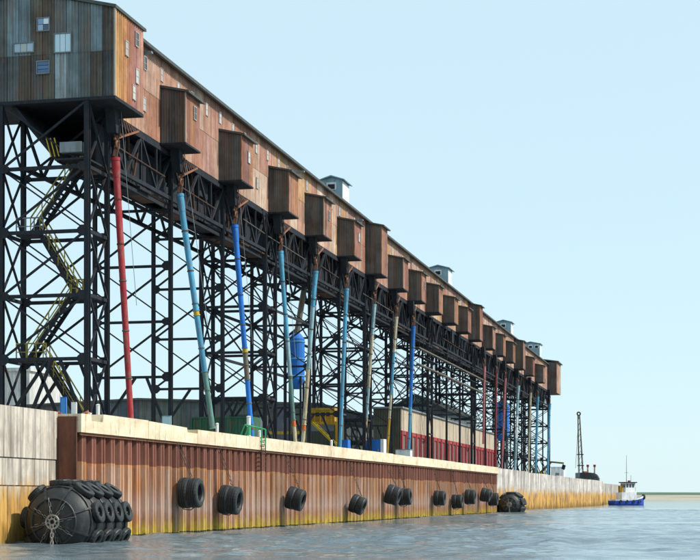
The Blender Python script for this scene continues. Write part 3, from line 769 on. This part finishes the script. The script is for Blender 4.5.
# ------------------------------------------------------------------ yard behind the trestles
def shed(name, lab, cat, x0, x1, y0, y1, h, mat, rise, nshe=0):
    o = thing(name, lab, cat, ((x0+x1)/2, y0, ZD)); w = (x1-x0)/2; L = y1-y0
    wl_ = MB().prism([(-w, 0), (w, 0), (w, h), (0, h+rise), (-w, h)], 'y', 0.04, L).build('wall', mat, o)
    s_ = rise/w
    MB().prism([(-w-.4, h-.4*s_), (0, h+rise), (w+.4, h-.4*s_), (w+.4, h-.4*s_+.25), (0, h+rise+.25), (-w-.4, h-.4*s_+.25)], 'y', -.4, L+.4).build('roof', 'roof_metal', o)
    for k in range(nshe):
        a = 2*w/nshe; x = -w+k*a
        def tp(xx): return h+rise*(1-abs(xx)/w)
        ob = put(sheet_mesh(a, 0, 5, 'x', tops=(tp(x), tp(x+a))), 'wall_sheet', wl_, (x, 0, 0), col=tuple(v*random.uniform(.85, 1.15) for v in (.105, .135, .145)))
    return o
shed('storage_shed', 'long low blue-grey corrugated storage shed behind the near trestles', 'shed', -92, -47.5, 182, 215, 7.0, 'shed_metal', .9, 16)
shed('storage_shed', 'dark gabled shed roof behind the yellow machinery', 'shed', -50, -41.2, 232, 262, 9.0, 'shed_metal', 2.2, 4)
o = thing('pale_silo', 'pale cream storage block seen through the legs of the nearest tower', 'building', (-128, 262, ZD))
MB().box((-13, 0, 0), (7, 14, 18.5)).build('wall', 'haze_white', o); MB().box((-13.4, -.4, 18.5), (7.4, 14.4, 19.1)).build('parapet', 'haze_white', o)
for k in range(4): MB().box((-13+k*5+.1, -.12, 0), (-13+k*5+.5, 0, 18.4)).build('pilaster', 'haze_white', o)
# red-doored shed below the gallery
sh = thing('loading_shed', 'long shed under the gallery with beige upper panels above a row of red doors', 'shed', G(-.95, 100.2, ZD), GA)
SL, SW = 82., -3.4
MB().box((-.1, .1, 0), (SW+.1, SL, 6.8)).build('wall', 'olive_panel', sh)
MB().box((.25, -.2, 6.8), (SW-.25, SL+.2, 7.0)).build('roof', 'grey_steel', sh)
for k in range(4): put(sheet_mesh(-SW/4, 6.75, 4, 'x'), 'wall_sheet', sh, (SW-SW/4*k, .1, 0), col=(.10, .105, .08))
nb_ = 14
for k in range(nb_):
    a = SL*k/nb_; g = random.uniform(.9, 1.08)
    MB().box((-.1, a+.06, 4.15), (.06, a+SL/nb_-.06, 6.75)).build('panel', 'beige_panel', sh)
nd = 26
dm = MB().box((-.1, .5, .05), (-.02, 2.6, 4.0)).mesh('door', 'panel_grey')
pm = MB().box((-.1, 0, 0), (.16, .5, 4.1)).mesh('door_post', 'red_paint'); pm2 = MB().box((-.1, 2.6, 0), (.10, 2.95, 4.1)).mesh('door_post', 'red_paint')
hm = MB().box((-.1, .5, 3.7), (.12, 2.6, 4.1)).mesh('lintel', 'red_paint')
for k in range(nd):
    y = SL*k/nd
    d_ = put(dm, 'door', sh, (0, y, 0)); put(pm, 'door_post', sh, (0, y, 0)); put(pm2, 'door_post', sh, (0, y, 0)); put(hm, 'lintel', sh, (0, y, 0))
# blue silos
def silo(lab, gx, gy, r, z0, z1, zt):
    o = thing('dust_silo', lab, 'silo', G(gx, gy, ZD), GA)
    a, c = z0-ZD, z1-ZD
    MB().lathe([(a, .02), (a, r*.45), (a+.9, r), (c-.5, r), (c, r*.5), (c, .02)], 'z', 20).build('tank', 'blue_paint', o, smooth=False)
    for k in range(3): MB().torus((0, 0, a+1.2+(c-a-2)*k/2), r, .07, 'z', 20, 6).build('ring', 'sky_blue_paint', o)
    for s in ((-1, -1), (1, -1), (1, 1), (-1, 1)): MB().box((s[0]*r*.7-.09, s[1]*r*.7-.09, 0), (s[0]*r*.7+.09, s[1]*r*.7+.09, a+1.2)).build('leg', 'black_steel', o)
    MB().tube((0, 0, c-.1), (.7, .3, zt-ZD), .28, n=10).build('duct', 'grey_pipe', o)
silo('blue cylindrical silo with a sloping duct between the two leaning spouts', -2.6, 57.6, .75, 12.3, 17.5, 22.0)
silo('tall blue silo standing among the far trestles', -2.6, 206.0, 1.3, 12.5, 19.6, 22.0)
# yellow machinery with stair
o = thing('conveyor_loader', 'ochre yellow conveyor loader with a platform and sloping stair behind the spouts', 'machinery', G(-1.9, 66, ZD+.0), GA)
MB().box((-2.2, 0, 3.4), (1.2, 2.2, 3.65)).build('platform', 'ochre_paint', o)
MB().box((-1.6, .2, 3.6), (.9, 2.0, 5.0)).build('drive_house', 'ochre_paint', o)
MB().box((-1.0, .1, 4.2), (.4, .2, 4.7)).build('louvre', 'black_steel', o)
for x in (-2.1, 1.1):
    for y in (.1, 2.1): MB().box((x-.1, y-.1, 0), (x+.1, y+.1, 3.4)).build('leg', 'ochre_paint', o)
b = MB()
for i in range(7): b.bar((-2.2+i*.56, -.02, 3.6), (-2.2+i*.56, -.02, 4.6), .06)
b.bar((-2.2, -.02, 4.6), (1.2, -.02, 4.6), .08).build('railing', 'yellow_paint', o)
for s in (-.1, .8): MB().bar((-1.0, s-1.2, 3.5), (2.6, s-1.2, .1), .14, .22).build('stair_stringer', 'yellow_paint', o)
for k in range(10): MB().box((-1.0+.36*k, -1.25, 3.4-.34*k), (-.75+.36*k, -.45, 3.44-.34*k)).build('tread', 'black_steel', o)
MB().bar((-6.0, .6, 2.6), (-2.2, .6, 2.6), .2, .28).build('boom', 'yellow_paint', o)
MB().box((-6.1, .5, 0), (-5.9, .7, 2.7)).build('boom_post', 'ochre_paint', o)
for k in range(5): MB().bar((-6+.8*k, .6, 2.7), (-6+.8*k, .6, 3.5), .06).build('boom_rail', 'yellow_paint', o)
# low machines and clutter under the trestles
def crate(name, lab, cat, c, sx, sy, sz, mat, rib=True, grp=None):
    o = thing(name, lab, cat, c, GA, grp)
    MB().box((-sx/2, -sy/2, 0), (sx/2, sy/2, sz)).build('body', mat, o)
    if rib:
        n_ = max(3, int(sx/.45))
        for k in range(n_): MB().box((-sx/2+sx*(k+.3)/n_, -sy/2-.05, .15), (-sx/2+sx*(k+.65)/n_, -sy/2, sz-.15)).build('rib', mat, o)
        for z in (0, sz-.12): MB().box((-sx/2-.03, -sy/2-.07, z), (sx/2+.03, -sy/2-.002, z+.12)).build('rail', mat, o)
        for x in (-sx/2, sx/2): MB().box((x-.07, -sy/2-.08, 0), (x+.07, -sy/2-.003, sz)).build('corner_post', mat, o)
    return o
crate('shipping_container', 'green shipping container standing between the first trestle bents', 'container', G(-1.9, 33.2, ZD), 4.9, 2.4, 2.45, 'green_paint')
o = crate('equipment_cabinet', 'bright blue cabinet with a white side near the cream spout', 'cabinet', G(.2, 79.5, ZD), 1.6, 1.5, 2.3, 'blue_paint', False)
MB().box((.82, -.76, .05), (1.15, .7, 2.35)).build('side_panel', 'white_paint', o); MB().box((-.7, -.80, .1), (.7, -.76, 2.15)).build('door', 'blue_paint', o); MB().box((.5, -.84, 1.), (.58, -.80, 1.3)).build('handle', 'grey_steel', o)
o = crate('equipment_cabinet', 'small blue cabinet left of the pale blue spout foot', 'cabinet', G(-.6, 68.5, ZD), 1.1, 1.2, 1.9, 'blue_paint', False)
MB().box((-.5, -.64, .1), (.5, -.60, 1.8)).build('door', 'blue_paint', o); MB().box((.3, -.68, .9), (.36, -.64, 1.1)).build('handle', 'grey_steel', o)
o = crate('utility_box', 'white utility box beside the blue spout at the red-doored shed', 'utility box', G(.7, 93.5, ZD), 1.7, 1.4, 1.6, 'white_paint', False)
MB().box((-.7, -.74, .2), (.7, -.70, 1.4)).build('door', 'white_paint', o); MB().box((-.9, -.75, 1.6), (.9, .75, 1.68)).build('lid', 'grey_steel', o)
o = crate('winch_housing', 'dark steel winch housing under the second tower', 'machinery', G(-3.2, 44, ZD), 2.6, 2.5, 3.2, 'shed_metal', True)
o = crate('control_cabin', 'dark grey control cabin behind the yellow machinery', 'cabin', G(-3.3, 72.0, ZD), 3.2, 2.6, 4.6, 'olive_panel', True)
MB().box((-1.2, -1.36, 2.9), (1.2, -1.30, 3.9)).build('window', 'glass', o, col=(.10, .12, .13)); MB().box((-1.8, -1.5, 4.6), (1.8, 1.5, 4.75)).build('roof', 'roof_metal', o)

# things along the cap
def post(x, y, h, mats, lab, w=.11, cat='post', grp='white marker posts along the quay cap'):
    o = thing('marker_post', lab, cat, (x, y, ZD), 0, grp); z = 0
    for k, (f, mt) in enumerate(mats): MB().tube((0, 0, z), (0, 0, h*f), w, n=10).build('shaft', mt, o); z = h*f
    MB().tube((0, 0, h), (0, 0, h+.06), w*1.25, w*.6, 10).build('finial', mats[-1][1], o)
    MB().box((-w*2, -w*2, -.02), (w*2, w*2, .05)).build('base_plate', 'grey_steel', o)
CAPX = -34.6
post(CAPX, 83.9, 1.35, [(1, 'white_paint')], 'short white marker post on the quay cap by the red spout')
post(CAPX, 105.2, 1.25, [(1, 'white_paint')], 'short white marker post left of the strong blue spout')
post(CAPX, 115.4, 1.15, [(1, 'white_paint')], 'short white marker post right of the green and white post')
post(CAPX, 137.5, 1.2, [(1, 'white_paint')], 'short white marker post just past the pale blue spout')
post(CAPX, 112.6, 2.1, [(.35, 'white_paint'), (.65, 'bright_green'), (1, 'white_paint')], 'taller green and white striped marker post behind the quay cap', .16, grp=None)
def board(lab, x, y, w, z0, z1, mat, cat='board', face='glass', fc=(.35, .6, .7)):
    o = thing('sign_board', lab, cat, (x, y, ZD))
    MB().box((-w/2, -.04, z0), (w/2, .04, z1)).build('panel', mat, o)
    MB().box((-w/2+.06, -.06, z0+.08), (w/2-.06, -.04, z1-.08)).build('face', face, o, col=fc)
    for s in (-1, 1): MB().box((s*w*.35-.04, .04, 0), (s*w*.35+.04, .1, z1-.05)).build('leg', 'grey_steel', o)
board('narrow blue board standing at the near start of the cap', -34.8, 79.6, .34, .2, 1.55, 'blue_paint', 'board', 'glass', (.03, .22, .50))
board('narrow white board beside the blue board at the start of the cap', -34.75, 80.9, .30, .1, 1.35, 'white_paint', 'board', 'glass', (.75, .77, .76))
board('pale blue sign board behind the cap between the first two spouts', -34.9, 95.9, .62, .45, 1.35, 'pale_blue_paint', 'sign', 'glass', (.45, .66, .72))
def ring(lab, c, mat, hook, sc=.85):
    o = thing('life_ring', lab, 'life ring', c, 0, 'life rings on the quay'); o.scale = (sc, sc, sc)
    MB().torus((0, 0, .62), .30, .10, 'y', 20, 8).build('ring', mat, o, smooth=True)
    for k in range(4):
        a = math.pi/4+k*math.pi/2; MB().box((.3*math.cos(a)-.09, -.11, .62+.3*math.sin(a)-.09), (.3*math.cos(a)+.09, .11, .62+.3*math.sin(a)+.09)).build('band', 'white_paint' if hook else 'red_paint', o)
    MB().box((-.05, .1, 0), (.05, .17, 1.1)).build('stand', 'grey_steel', o)
ring('orange life ring on a stand beside the red spout', (-34.6, 82.3, ZD+.05), 'orange_paint', True)
ring('red life ring at the corner above the return plate', (-34.05, 77.2, ZD+.0), 'red_paint', False, .62)
# green handrail and ladder
o = thing('ladder_rail', 'green tubular handrail with a ladder hung over the quay cap', 'handrail', (QX, 108.6, 0))
b = MB()
for s in (-.5, .5):
    b.tube((.32, s, 5.9), (.32, s, ZT+.55), .05, n=8).tube((.32, s, ZT+.55), (-.9, s, ZT+.85), .05, n=8).tube((-.9, s, ZT+.85), (-1.3, s, ZT-.1), .05, n=8)
b.tube((-.5, -.5, ZT+.75), (-.5, .5, ZT+.75), .05, n=8).build('handrail', 'bright_green', o)
b = MB()
for k in range(8): b.bar((.32, -.5, 4.4+k*.3), (.32, .5, 4.4+k*.3), .05)
for s in (-.5, .5): b.bar((.32, s, 4.0), (.32, s, 6.5), .06)
b.build('ladder', 'dark_rust', o)

# ------------------------------------------------------------------ tyre fenders on the pile wall
def tyre_mesh(ro, ri, w, n=28, treads=True):
    h = w/2
    prof = [(-h*.75, ri), (-h, ri+(ro-ri)*.25), (-h, ri+(ro-ri)*.7), (-h*.86, ro*.965), (-h*.55, ro), (-h*.50, ro*.955), (-h*.36, ro*.955), (-h*.30, ro), (-h*.07, ro), (-h*.05, ro*.96),
            (h*.05, ro*.96), (h*.07, ro), (h*.30, ro), (h*.36, ro*.955), (h*.50, ro*.955), (h*.55, ro), (h*.86, ro*.965), (h, ri+(ro-ri)*.7), (h, ri+(ro-ri)*.25), (h*.75, ri)]
    return MB().lathe(prof, 'x', n, True)
big_t = tyre_mesh(.93, .50, .66).mesh('tyre', 'rubber')
def chain_mb(p, q, link=.16, r=.028):
    p, q = Vector(p), Vector(q); n_ = max(2, int((q-p).length/link)); d = (q-p)/n_; b = MB()
    for k in range(n_):
        a = p+d*k; c = a+d*1.1
        side = d.normalized().cross(Vector((1, 0, 0)) if k % 2 else Vector((0, 1, 0)))
        if side.length < .1: side = d.normalized().cross(Vector((0, 0, 1)))
        side = side.normalized()*link*.28
        b.bar(a+side, c+side, r*1.5).bar(a-side, c-side, r*1.5)
    return b
TY = [(91.4, 2.45, 0, 'first pair of black tyres hung on the pile wall past the big fender', 1.0),
      (99.0, 2.08, .12, 'second pair of hung black tyres, sagging slightly lower than the first', 1.02),
      (114.7, 2.25, .30, 'tilted pair of black tyres hung alone below the green and white post', .92),
      (134.8, 1.80, .42, 'steeply tilted pair of black tyres hung lowest below the pale blue spout', .88),
      (149.7, 2.6, .34, 'left higher one of two touching black tyre fenders mid wall', 1.02),
      (155.9, 2.2, -.05, 'right lower one of two touching black tyre fenders mid wall', .94),
      (175.3, 2.1, .03, 'upright black tyre fender below the near part of the red doors', .92),
      (187.0, 1.65, -.05, 'low-hung black tyre fender fifth from the far end of the pile wall', .92),
      (196.6, 2.25, .05, 'black tyre fender between a low one and a touching pair at the far end', 1.0),
      (208.9, 2.6, .22, 'upper one of the last touching pair of black tyre fenders', .98),
      (216.2, 1.95, .05, 'last black tyre fender before the second big fender', .98)]
for y, z, tl, lab, s in TY:
    o = thing('tyre_fender', lab, 'fender', (QX+.08, y, z), 0, 'tyre fenders hung on the sheet piles')
    m_ = Matrix.Rotation(tl*.9, 4, 'Y')
    for k in range(2):
        t_ = put(big_t, 'tyre', o); loc = m_ @ Vector((.40+k*.60, 0, 0)); t_.location = loc+Vector((.08+abs(tl)*.5, 0, 0)); t_.rotation_euler = (k*.3, tl*.9, 0); t_.scale = (s*(1+.05*k), s*(1-.06*k), s*(1-.03*k))
    top = m_ @ Vector((.75, 0, .9*s))
    for k in (-1, 1): MB().tube((top.x+.1+abs(tl)*.5, .12*k, top.z), (.12, .3*k-.3, ZC-.05-z), .022, n=6).build('hanging_rope', 'dark_chain', o)
    pts_ = [(.2, -.5*s, -.62*s), (.45, -.3, -.98*s), (.75, .1, -1.03*s), (1.1, .5*s, -.7*s)]
    b = MB()
    for p, q in zip(pts_, pts_[1:]): b.tube(p, q, .03, n=6)
    b.build('rope', 'dark_chain', o)
# ------------------------------------------------------------------ big pneumatic fenders
small_t = tyre_mesh(.53, .24, .28, 18).mesh('tyre', 'rubber')
def big_fender(lab, c, Rr, Lc, nseg, tyres):
    o = thing('pneumatic_fender', lab, 'fender', c, 0, 'big floating fenders')
    n_ = 16; prof = [(-Lc/2-Rr*.42, .02), (-Lc/2-Rr*.42, Rr*.30), (-Lc/2-Rr*.36, Rr*.62), (-Lc/2-Rr*.14, Rr*.88), (-Lc/2+.05, Rr)]
    prof += [(-p[0], p[1]) for p in prof[::-1]]
    MB().lathe(prof, 'y', 40).build('body', 'rubber', o, smooth=True)
    # rubber mats on the dome between chains
    for k in range(8):
        rb = MB()
        a = 2*math.pi*(k+.5)/8; cs, sn = math.cos(a), math.sin(a)
        prev = None; pp = [(p[1], p[0]) for p in prof[1:5]]
        for (r0, y0), (r1, y1) in zip(pp, pp[1:]): rb.bar((r0*cs, y0-.03, r0*sn), (r1*cs, y1-.03, r1*sn), .10, .08, (0,1,0))
        rb.build('dome_rib', 'rubber', o)
    for rr, yy in ((Rr*.64, -Lc/2-Rr*.36), (Rr*.97, -Lc/2-Rr*.03)):
        MB().torus((0, yy, 0), rr, .055, 'y', 32, 6).build('net_cable', 'rubber', o)
    hub = MB().torus((0, -Lc/2-Rr*.44, 0), .32, .055, 'y', 20, 6).build('hub_ring', 'chain', o)
    MB().torus((0, -Lc/2-Rr*.45, 0), .15, .05, 'y', 14, 6).build('hub_eye', 'chain', o)
    for k in range(8):
        a = 2*math.pi*k/8+.2; cs, sn = math.cos(a), math.sin(a)
        b = chain_mb((.32*cs, -Lc/2-Rr*.44, .32*sn), (Rr*.66*cs, -Lc/2-Rr*.37, Rr*.66*sn), .17, .012); b.build('chain', 'chain', o)
        MB().bar((.13*cs, -Lc/2-Rr*.46, .13*sn), (.32*cs, -Lc/2-Rr*.44, .32*sn), .05).build('spoke', 'chain', o)
    chain_mb((0, -Lc/2-Rr*.47, -.1), (.05, -Lc/2-Rr*.55, -1.5), .2, .035).build('mooring_chain', 'chain', o)
    if tyres:
        for i in range(4):
            yy = -Lc/2+.45+i*(Lc-.9)/3
            for k in range(9):
                a = 2*math.pi*(k+.35)/9
                if math.sin(a) < -.8: continue
                rr = Rr+.13; t_ = put(small_t, 'tyre', o, (rr*math.cos(a), yy, rr*math.sin(a)), (0, -a, 0))
            MB().torus((0, yy, 0), Rr+.02, .045, 'y', 36, 6).build('net_cable', 'rubber', o)
        for k in range(9):
            a = 2*math.pi*(k+.35)/9; chain_mb((Rr*1.02*math.cos(a), -Lc/2, Rr*1.02*math.sin(a)), (Rr*1.02*math.cos(a), Lc/2, Rr*1.02*math.sin(a)), .2, .025).build('chain', 'chain', o)
    return o
big_fender('big black floating fender netted with tyres beside the near concrete wall', (-31.2, 73.1, 1.02), 1.74, 4.5, 8, True)
big_fender('second big black fender floating where the sheet piles end', (-31.75, 235.5, 1.1), 1.6, 4.6, 8, True)

# ------------------------------------------------------------------ far quay: crane, excavator, shed, tug
o = thing('crawler_crane', 'lattice boom crane with orange cab on the far quay', 'crane', (-38.4, 424, ZD), R(20))
MB().box((-1.7, -2.4, 0), (-1.0, 2.4, 1.0)).build('track', 'black_steel', o); MB().box((1.0, -2.4, 0), (1.7, 2.4, 1.0)).build('track', 'black_steel', o)
MB().box((-1.5, -2.6, 1.0), (1.5, 2.2, 2.6)).build('body', 'shed_metal', o); MB().box((.5, .4, 1.2), (1.5, 2.3, 3.0)).build('cab', 'orange_paint', o)
MB().box((1.5, .6, 2.0), (1.53, 2.1, 2.85)).build('window', 'glass', o, col=(.05, .07, .08)); MB().box((-1.4, -3.4, 1.2), (1.4, -2.6, 2.6)).build('counterweight', 'black_steel', o)
p, q = Vector((0, 2.0, 1.6)), Vector((-1.2, -.2, 17.8)); bm_ = MB()
for s, t_ in ((-1, -1), (1, -1), (1, 1), (-1, 1)): bm_.bar(p+Vector((s*.55, t_*.5, 0)), q+Vector((s*.22, t_*.22, 0)), .16)
bo = bm_.build('boom', 'grey_pipe', o)
lb = MB()
for k in range(11):
    f0, f1 = k/11, (k+1)/11
    for s, t_ in (((-1, -1), (1, -1)), ((1, -1), (1, 1))):
        w0, w1 = .55-.33*f0, .55-.33*f1
        a = p+(q-p)*f0+Vector((s[0]*w0, s[1]*w0, 0)); c = p+(q-p)*f1+Vector((t_[0]*w1, t_[1]*w1, 0)); lb.bar(a, c, .09)
lb.build('lacing', 'grey_pipe', bo)
for f in (.18, .36): MB().box(p+(q-p)*f+Vector((-.75, -.7, -.12)), p+(q-p)*f+Vector((.75, .7, .12))).build('platform', 'black_steel', bo)
MB().torus(q+Vector((0, 0, .3)), .42, .18, 'y', 14, 6).build('sheave', 'black_steel', bo)
MB().tube(q, q+Vector((-.8, .2, -14)), .05, n=5).build('hoist_cable', 'black_steel', o)
o = thing('excavator', 'yellow excavator with a bent arm beside the pale shed', 'excavator', (-41.6, 352, ZD-.3), R(0))
MB().box((-1.4, -1.8, 0), (-.8, 1.8, .8)).build('track', 'black_steel', o); MB().box((.8, -1.8, 0), (1.4, 1.8, .8)).build('track', 'black_steel', o)
MB().box((-1.3, -1.6, .8), (1.3, 1.6, 1.9)).build('body', 'yellow_paint', o); MB().box((-1.2, -1.5, 1.9), (-.2, .2, 2.9)).build('cab', 'yellow_paint', o)
MB().bar((0, 0, 1.4), (2.8, -.4, 4.2), .4, .45).build('boom', 'olive_yellow', o); MB().bar((2.7, -.4, 4.2), (5.6, -.6, 3.9), .32, .36).build('arm', 'olive_yellow', o)
MB().prism([(5.4, 3.7), (6.0, 3.4), (5.7, 2.4), (5.1, 2.7)], 'y', -1.1, -.1).build('bucket', 'black_steel', o)
o = thing('pale_tank_shed', 'small white flat-roofed shed on the far quay left of the crane', 'shed', (-41.8, 392, ZD))
MB().box((-1.5, 0, 0), (1.6, 4, 3.4)).build('wall', 'white_paint', o); MB().box((-1.7, -.2, 3.4), (1.8, 4.2, 3.6)).build('roof', 'white_paint', o); MB().box((-.4, -.05, 0), (.5, .0, 2.1)).build('door', 'grey_steel', o)
o = thing('loader_machine', 'dark round-backed machine with two short stacks right of the crane', 'machinery', (-36.6, 427, ZD))
MB().prism([(-2.1, 0), (2.1, 0), (2.1, 1.2), (1.6, 2.1), (.8, 2.6), (-.8, 2.6), (-1.6, 2.1), (-2.1, 1.2)], 'y', 0, 3).build('body', 'shed_metal', o)
for x in (-.9, .9):
    s_ = MB().tube((x, 1, 2.4), (x, 1, 4.2), .22, n=10).build('stack', 'cream_paint', o); MB().tube((x, 1, 4.2), (x, 1, 4.8), .34, n=10).build('stack_cap', 'dull_red_paint', s_)
MB().box((-1.6, -.06, 1.1), (1.6, 0, 1.7)).build('window', 'glass', o, col=(.05, .06, .07))
rs = random.Random(9)
for k in range(5):
    y = 372+k*11+rs.uniform(-3, 3)
    o = thing('scrub_plant', ['low green weed tuft on the far quay edge nearest the trestles', 'second low green weed tuft along the far quay edge', 'third low green weed tuft along the far quay edge', 'fourth low green weed tuft along the far quay edge, by the crane', 'last low green weed tuft along the far quay edge'][k], 'weeds', (CX-.9, y, ZD), 0, 'weed tufts on the far quay')
    b = MB()
    for i in range(60):
        a = rs.uniform(0, 6.28); r_ = rs.uniform(0, .9); h = rs.uniform(.3, 1.1); x, yv = r_*math.cos(a)*.5, r_*math.sin(a)
        b.add([(x-.05, yv, 0), (x+.05, yv, 0), (x+rs.uniform(-.2, .2), yv+rs.uniform(-.3, .3), h)], [(0,1,2)])
    b.build('foliage', 'tundra', o)

# tug
tug = thing('tug_boat', 'small tug with blue hull and white wheelhouse moored at the far quay end', 'boat', (-27.2, 431, 0), R(-52)); tug.scale = (1.06, 1.06, 1.06)
st_ = []
Lh, Bh = 9.6, 3.9
for k in range(13):
    f = k/12; y = (f-.5)*Lh
    wd = Bh/2*(1-max(0, (f-.55)/.45)**2.2)*(.86+.14*min(1, f*5)); sheer = 1.35+1.15*max(0, f-.35)**1.6*1.7
    st_.append((y, max(.06, wd), sheer))
def loft(z_of, wmul=lambda f: 1.):
    pass
hb = MB(); vs = []
for i, (y, w, s) in enumerate(st_):
    f = i/12; k = .55+.0*f
    vs += [(0, y*.97, -.5), (w*.75, y*.98, -.3), (w*.93, y, .3), (w, y, s*.86)]
n_ = 4; fs = []
for i in range(12):
    for j in range(3): fs.append((i*n_+j, (i+1)*n_+j, (i+1)*n_+j+1, i*n_+j+1))
vm = [(-x, y, z) for x, y, z in vs]
hb.add(vs, fs).add(vm, fs); hb.add([vs[0], vs[1], vs[2], vs[3], vm[3], vm[2], vm[1]], [tuple(range(7))])
hb.build('hull', 'hull_blue', tug, smooth=False)
bb = MB(); bv = []
for y, w, s in st_: bv += [(w, y, s*.86), (w+.06, y, s+.12), (w-.06, y, s+.12), (w-.10, y, s*.86)]
fs = [(i*4+j, (i+1)*4+j, (i+1)*4+(j+1)%4, i*4+(j+1)%4) for i in range(12) for j in range(4)]
bb.add(bv, fs).add([(-x, y, z) for x, y, z in bv], fs).build('bulwark', 'white_paint', tug)
db = MB(); dv = []
for y, w, s in st_: dv += [(w-.05, y, s*.86), (-w+.05, y, s*.86)]
db.add(dv, [(2*i, 2*i+1, 2*i+3, 2*i+2) for i in range(12)]).build('deck', 'deck_grey', tug)
MB().prism([(-2.6, 1.0), (1.7, 1.0), (1.7, 3.5), (-2.6, 3.2)], 'x', -1.35, 1.35).build('deckhouse', 'white_paint', tug)
wh = MB().prism([(-1.4, 3.3), (1.3, 3.4), (1.5, 5.6), (-1.4, 5.6)], 'x', -1.15, 1.15).build('wheelhouse', 'white_paint', tug)
MB().box((-1.5, -1.7, 5.6), (1.5, 1.8, 5.85)).build('wheelhouse_roof', 'black_steel', wh)
for k in range(3):
    MB().box((-1.0+k*.72, -1.45, 4.5), (-.45+k*.72, -1.40, 5.35)).build('window', 'glass', wh, col=(.04, .05, .06))
    MB().box((1.15, -1.2+k*.85, 4.5), (1.19, -.6+k*.85, 5.35)).build('window', 'glass', wh, col=(.04, .05, .06))
    MB().box((-1.19, -1.2+k*.85, 4.5), (-1.15, -.6+k*.85, 5.35)).build('window', 'glass', wh, col=(.04, .05, .06))
ms = MB().tube((0, -.4, 5.85), (0, -.4, 12.6), .09, .04, 8).build('mast', 'grey_steel', tug)
MB().bar((-.8, -.4, 8.2), (.8, -.4, 8.2), .07).build('yard', 'grey_steel', ms); MB().tube((.5, .6, 5.85), (.5, .6, 7.5), .05, n=6).build('antenna', 'grey_steel', ms)
MB().box((-.5, .3, 5.85), (.5, .5, 6.25)).build('radar', 'orange_paint', ms)
MB().tube((-.6, -2.1, 3.2), (-.6, -2.2, 4.9), .28, n=12).build('funnel', 'ochre_paint', tug); MB().tube((.6, -2.1, 3.2), (.6, -2.2, 4.9), .28, n=12).build('funnel', 'ochre_paint', tug)
MB().torus((.0, 4.72, 2.1), .5, .24, 'y', 16, 8).build('bow_fender', 'rubber', tug)
for k in range(4): MB().torus((Bh/2-.02, -3.4+k*1.9, .95), .32, .13, 'x', 14, 6).build('tyre', 'rubber', tug)
